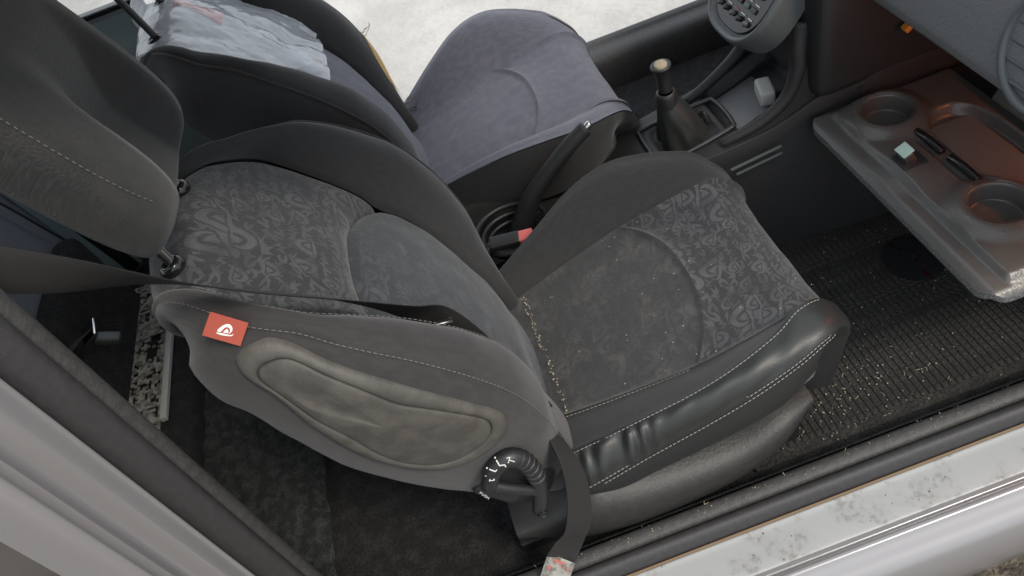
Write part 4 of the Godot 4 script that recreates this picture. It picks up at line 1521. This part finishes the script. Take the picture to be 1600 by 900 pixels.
	var s := put("striker", g, M.steel, t)
	g = Geo.new()
	g.box(V(0.7105, 0.642, 0.333) - O, V(0.022, 0.004, 0.027), Basis(V(0, 0, 1), 0.45), 0.0015)
	put("striker_face", g, M.mint, s)
	g = Geo.new()
	g.box(V(0.722, 0.617, 0.335) - O, V(0.044, 0.004, 0.04), Basis.IDENTITY, 0.0015)
	put("striker_plate", g, M.plastic, s)

func belts() -> void:
	var t := thing("seat_belt", "black seat belt webbing draped across the passenger backrest", "seat belt", V(-0.10, 0.37, 0.66))
	var O := V(-0.10, 0.37, 0.66)
	var key := [[V(-0.47, 1.32, 0.665), V(0.47, 0.62, -0.55)], [V(-0.40, 1.226, 0.635), V(0.62, 0.70, -0.12)], [V(-0.33, 1.140, 0.60), V(0.52, 0.50, 0.62)], [V(-0.27, 1.066, 0.575), V(0.45, 0.42, 0.74)], [V(-0.20, 0.980, 0.545), V(0.42, 0.48, 0.70)], [V(-0.145, 0.902, 0.520), V(0.60, 0.5, 0.5)], [V(-0.105, 0.838, 0.505), V(0.85, 0.5, 0.0)], [V(-0.06, 0.74, 0.525), V(0.8, 0.5, 0.25)], [V(-0.02, 0.645, 0.56), V(0.5, 0.6, 0.6)]]
	var pts := []
	var wd := []
	for q in key:
		pts.append(q[0] - O)
		wd.append(q[1])
	var g := Geo.new()
	g.ribbon(spline(pts, 8), spline(wd, 8), 0.047, 0.0016)
	put("webbing", g, M.webbing, t)
	pts = []
	wd = []
	for q in [[V(-0.022, 0.66, 0.61), V(0.35, -0.8, -0.45)], [V(-0.014, 0.63, 0.652), V(0.45, -0.75, -0.45)], [V(-0.018, 0.57, 0.674), V(0.65, -0.62, -0.40)], [V(-0.036, 0.49, 0.682), V(0.85, -0.45, -0.2)], [V(-0.060, 0.435, 0.676), V(0.93, -0.3, 0.1)], [V(-0.084, 0.396, 0.680), V(0.93, -0.2, 0.3)], [V(-0.104, 0.380, 0.697), V(0.9, 0.0, 0.4)], [V(-0.116, 0.377, 0.722), V(0.9, 0.0, 0.4)]]:
		pts.append(q[0] - O)
		wd.append(q[1])
	g = Geo.new()
	g.ribbon(spline(pts, 8), spline(wd, 8), 0.047, 0.0016)
	put("lap_webbing", g, M.webbing, t)
	# sewn care label with red print near the anchor
	var lb := Geo.new()
	var d: Vector3 = V(-0.020, -0.017, 0.017).normalized()
	var x: Vector3 = (V(0.92, -0.1, 0.35) - d * V(0.92, -0.1, 0.35).dot(d)).normalized()
	var nz := x.cross(-d).normalized()
	var c := V(-0.094, 0.388, 0.689) - O
	if nz.y < 0: nz = -nz
	lb.box(c + nz * 0.003, V(0.046, 0.040, 0.001), Basis(x, nz.cross(x), nz), 0.0004)
	var lo := put("care_label", lb, M.plate, t)
	# faded red stamp: a broad bar, a broken line and a round mark
	var bb := Basis(x, nz.cross(x), nz)
	for q in [[-0.002, 0.013, 0.020, 0.0035], [-0.006, 0.0075, 0.004, 0.0014], [0.001, 0.0078, 0.005, 0.0014], [0.008, 0.0074, 0.004, 0.0014], [-0.014, -0.002, 0.006, 0.005]]:
		var st := Geo.new()
		st.box(c + bb * V(q[0], q[1], 0.0037), V(q[2], q[3], 0.0003), bb)
		put("stamp_mark", st, M.red_print, lo)
	var rg := Geo.new()
	var rp := []
	for i in 17: rp.append(c + bb * V(0.0155 + 0.0035 * cos(TAU * (i % 16) / 16), 0.006 + 0.0035 * sin(TAU * (i % 16) / 16), 0.0037))
	rg.tube(rp, 0.0006, 5, false)
	put("stamp_ring", rg, M.red_print, lo)
	var b := Geo.new()
	b.tube([V(-0.118, 0.853, 0.522) - O, V(-0.092, 0.846, 0.520) - O], 0.0075, 12)
	put("stop_button", b, M.gloss, t)

func film() -> void:
	# clear plastic cover lying on the driver's backrest
	var t := thing("plastic_sheet", "crinkled clear plastic sheet lying on the driver backrest", "plastic sheet", V(-0.30, 0.85, -0.31))
	var at := V(-0.075, 0.27, -0.31)
	var nz := FastNoiseLite.new()
	nz.seed = 4
	nz.frequency = 9.0
	nz.fractal_octaves = 3
	var rows := []
	for i in 101:
		var s := lerpf(0.31, 0.72, i / 100.0)
		var row := PackedVector3Array()
		for j in 71:
			var q := lerpf(-0.185, 0.130, j / 70.0) + (s - 0.5) * 0.10
			var aw := crv(BAW, s)
			var base := b_n0(s, clampf(q, -aw, aw)) + maxf(0.0, absf(q) - aw) * 0.5
			var n := absf(nz.get_noise_2d(s * 0.35, q * 0.5)) * 0.016 + (0.35 - absf(nz.get_noise_2d(s * 3.0 + 7, q * 3.0))) * 0.0030
			row.append(bk(s, base + 0.016 + n, q) + at - t.position)
		rows.append(row)
	var g := Geo.new()
	g.grid(rows)
	put("film", g, M.film, t)
	var p := Geo.new()
	var pr := []
	for i in range(52, 72):
		var row := PackedVector3Array()
		for j in range(34, 46): row.append(rows[i][j - (i - 34) / 3] + V(0.001, 0.0015, 0.0))
		pr.append(row)
	p.grid(pr)
	put("faded_print", p, M.film_print, t)

func driver_damage(seat: Node3D) -> void:
	# torn outer bolster with foam showing
	var par := seat.get_node("backrest")
	var rows := []
	for i in 31:
		var u := i / 30.0
		var s := lerpf(0.055, 0.205, u)
		var row := PackedVector3Array()
		var half := 0.34 * sin(u * PI) + 0.005
		for j in 7:
			var q := lerpf(0.86 - half, 0.92 + half * 0.5, j / 6.0)
			var p: Vector3 = b_bolster(s, minf(q, 1.0), -1.0) if q <= 1.0 else b_side(s, (q - 1.0) * 0.6, -1.0)
			row.append(p + bk2(0, 0.0045, -0.003) - bk2(0, 0, 0))
		rows.append(row)
	var g := Geo.new()
	g.grid(rows, [], true)
	var f := put("torn_foam", g, M.foam, par)
	f.set_meta("label", "yellow foam showing through the torn side bolster")
	var th := Geo.new()
	rng.seed = 31
	for k2 in 9:
		var s := rng.randf_range(0.02, 0.06) if k2 < 6 else rng.randf_range(0.19, 0.21)
		var p := b_bolster(s, 0.98, -1.0)
		var pts := [p]
		for e in 5: pts.append(pts[e] + V(rng.randf_range(0.0, 0.010), rng.randf_range(-0.006, 0.008), rng.randf_range(-0.012, 0.004)))
		th.tube(spline(pts, 4), 0.0006, 4)
	put("loose_thread", th, M.thread_dark, par)

func rear() -> void:
	var t := thing("rear_bench", "grey blue rear seat back with glossy black edge strip", "rear seat", V(-1.05, 0.35, -0.2))
	var O := V(-1.05, 0.35, -0.2)
	var rows := []
	for i in 21:
		var u := i / 20.0
		var row := PackedVector3Array()
		for j in 31:
			var z := lerpf(-0.53, 0.60, j / 30.0)
			var b := 0.03 * (1 - pow(absf((z - 0.035) / 0.565), 6)) * (1 - pow(absf(u * 2 - 1), 6))
			row.append(V(lerpf(-0.99, -1.12, u) + b, lerpf(0.36, 0.95, u), z) - O)
		rows.append(row)
	var g := Geo.new()
	g.grid(rows)
	put("backrest", g, M.rear_fabric, t)
	g = Geo.new()
	g.tube(spline([V(-0.955, 0.37, -0.555) - O, V(-0.99, 0.55, -0.55) - O, V(-1.03, 0.75, -0.545) - O, V(-1.08, 0.97, -0.54) - O], 5), 0.018, 10)
	put("edge_strip", g, M.gloss, t)
	g = Geo.new()
	g.lathe(V(-1.012, 0.735, -0.535) - O, bas(V(0, 1, 0), V(1, 0.2, 0.3)), [Vector2(0.014, 0.0), Vector2(0.013, 0.012), Vector2(0.006, 0.016), Vector2(0.0004, 0.016)], 16)
	put("bolt_head", g, M.chrome, t)
	g = Geo.new()
	g.tube(spline([V(-0.972, 0.40, -0.50) - O, V(-1.0, 0.6, -0.46) - O, V(-1.04, 0.80, -0.42) - O, V(-1.08, 0.95, -0.38) - O], 5), 0.003, 6)
	put("seam_cord", g, M.plastic_matt, t)
	g = Geo.new()
	g.box(V(-0.975, 0.45, 0.06) - O, V(0.07, 0.30, 1.02), Basis(V(0, 0, 1), 0.08), 0.025)
	put("folded_cushion", g, M.carpet, t)
	# silver latch on the floor rail beside it
	var l := thing("seat_latch", "bare silver metal seat latch below the rear seat strip", "latch", V(-0.90, 0.35, -0.56))
	g = Geo.new()
	g.box(V(0, 0.05, 0), V(0.05, 0.10, 0.04), Basis(V(0, 0, 1), 0.3), 0.01)
	put("latch_plate", g, M.steel, l)
	# perforated strip
	var p := thing("perforated_strip", "pale perforated strip with ragged holes on the rear floor", "strip", V(-0.90, 0.352, -0.2))
	rng.seed = 91
	g = Geo.new()
	var nz := FastNoiseLite.new()
	nz.seed = 8
	nz.frequency = 0.16
	for i in 14:
		for j in 76:
			var hole := false
			if i > 0 and i < 13:
				var nn := nz.get_noise_2d(i * 1.3, j)
				hole = rng.randf() < clampf(0.36 + nn * 0.9, 0.0, 0.8)
				if j > 34 and j < 40 and i > 6 and i < 11: hole = true
				if j > 28 and j < 33 and i > 7 and i < 12: hole = true
				if j > 20 and j < 29 and rng.randf() < 0.75: hole = false
			if not hole: g.box(V(-0.049 + i * 0.0075, 0.004, -0.27 + j * 0.0072), V(0.0075, 0.004, 0.0072))
	put("mesh_plate", g, M.plate, p)
	g = Geo.new()
	g.box(V(0.064, 0.010, -0.02), V(0.016, 0.014, 0.50), Basis.IDENTITY, 0.003)
	put("edge_flange", g, M.plate_edge, p)
	# rear belt buckle
	var b := thing("rear_buckle", "chrome tongue of a rear seat belt in the dark footwell", "belt buckle", V(-0.905, 0.352, -0.12))
	g = Geo.new()
	g.box(V(0.0, 0.20, 0.0), V(0.045, 0.006, 0.05), Basis(V(0.3, 0.2, 1).normalized(), 0.5), 0.0025)
	put("tongue", g, M.chrome, b)
	g = Geo.new()
	g.box(V(0.030, 0.175, 0.012), V(0.05, 0.018, 0.03), Basis(V(0, 0, 1), -0.5), 0.006)
	put("tongue_cover", g, M.bezel, b)
	g = Geo.new()
	var wd := []
	var pts := spline([V(-0.01, 0.20, 0.0), V(-0.02, 0.235, 0.10), V(-0.05, 0.27, 0.30)], 6)
	for i in pts.size(): wd.append(V(1, 0.3, 0))
	g.ribbon(pts, wd, 0.046, 0.0016)
	put("webbing", g, M.webbing, b)
	# worn patterned cloth on the rear floor
	var c := Geo.new()
	rows = []
	var uv := []
	for i in 41:
		var row := PackedVector3Array()
		var ur := PackedVector2Array()
		for j in 41:
			var x := lerpf(-0.80, -0.50, i / 40.0)
			var z := lerpf(-0.12, 0.60, j / 40.0)
			row.append(V(x, 0.286 + 0.012 * (1 + lump.get_noise_2d(x * 200, z * 200)), z))
			ur.append(Vector2(x, z))
		rows.append(row)
		uv.append(ur)
	c.grid(rows, uv)
	tag(put("floor_cloth", c, M.dark_pattern), "worn grey green patterned cloth on the dark rear floor", "cloth")

func small_things() -> void:
	var g := Geo.new()
	g.box(V(0.628, 0.600, 0.0), V(0.032, 0.034, 0.060), Basis(V(0, 1, 0), -0.25), 0.007)
	tag(put("small_box", g, M.white_plastic), "small pale grey box left in the console tray", "box")
	# disc in the footwell
	var d := thing("compact_disc", "dark shiny disc lying on mat under the glovebox lid", "disc", V(0.795, 0.2975, 0.305))
	g = Geo.new()
	g.lathe(V(0, 0, 0), Basis.IDENTITY, [Vector2(0.008, 0.0), Vector2(0.060, 0.0), Vector2(0.060, 0.0012), Vector2(0.008, 0.0012), Vector2(0.008, 0.0)], 48)
	put("disc_plate", g, M.disc, d)
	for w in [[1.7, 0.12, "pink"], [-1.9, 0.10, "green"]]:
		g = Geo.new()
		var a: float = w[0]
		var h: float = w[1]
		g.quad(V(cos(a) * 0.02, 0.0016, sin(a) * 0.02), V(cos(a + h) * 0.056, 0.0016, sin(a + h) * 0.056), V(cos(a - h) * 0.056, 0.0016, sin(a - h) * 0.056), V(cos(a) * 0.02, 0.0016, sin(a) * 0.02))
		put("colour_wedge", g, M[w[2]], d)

func _ready() -> void:
	# camera
	var cam := Camera3D.new()
	cam.name = "camera"
	var P := deg_to_rad(46.0)
	var R := deg_to_rad(21.0)
	var dir := V(0, -sin(P), -cos(P))
	var u0 := V(0, cos(P), -sin(P))
	var rt := V(1, 0, 0) * cos(R) - u0 * sin(R)
	var up := V(1, 0, 0) * sin(R) + u0 * cos(R)
	cam.transform = Transform3D(Basis(rt, up, -dir), V(0, 1.6, 1.23))
	cam.fov = 41.11
	cam.near = 0.02
	cam.far = 500.0
	add_child(cam)
	cam.current = true
	# sky, overcast
	var we := WorldEnvironment.new()
	we.name = "environment"
	var env := Environment.new()
	env.background_mode = Environment.BG_SKY
	var sm := ProceduralSkyMaterial.new()
	sm.sky_top_color = Color(0.90, 0.93, 0.97)
	sm.sky_horizon_color = Color(0.80, 0.82, 0.84)
	sm.ground_bottom_color = Color(0.5, 0.49, 0.47)
	sm.ground_horizon_color = Color(0.7, 0.7, 0.69)
	sm.sun_angle_max = 1.0
	var sky := Sky.new()
	sky.sky_material = sm
	env.sky = sky
	env.tonemap_mode = Environment.TONE_MAPPER_LINEAR
	env.tonemap_exposure = 1.66
	env.sdfgi_enabled = true
	env.ssao_enabled = true
	env.ssil_enabled = true
	we.environment = env
	add_child(we)
	var sun := DirectionalLight3D.new()
	sun.name = "sun"
	sun.light_energy = 0.5
	sun.light_angular_distance = 16.0
	sun.light_color = Color(1.0, 0.97, 0.92)
	sun.shadow_enabled = true
	add_child(sun)
	sun.look_at_from_position(V(0.75, 1.5, 0.95), V(0, 0, 0))
	lump.seed = 3
	lump.frequency = 0.35
	lump.fractal_octaves = 2
	make_materials()
	M.film_print = mat(Color(0.7, 0.25, 0.22, 0.35), 0.2)
	M.film_print.transparency = BaseMaterial3D.TRANSPARENCY_ALPHA
	floor_and_ground()
	car_body()
	dashboard()
	console()
	rear()
	make_seat(V(0, 0.28, 0.38), "passenger_seat", "worn dark seat with crest patterned cloth, red tag and leather edge", false)
	var ds := make_seat(V(-0.075, 0.27, -0.31), "driver_seat", "blue grey driver seat with torn side bolster showing foam", true)
	driver_damage(ds)
	floor_mat()
	lid()
	handbrake()
	gear_lever()
	buckle()
	belts()
	film()
	small_things()
	litter()
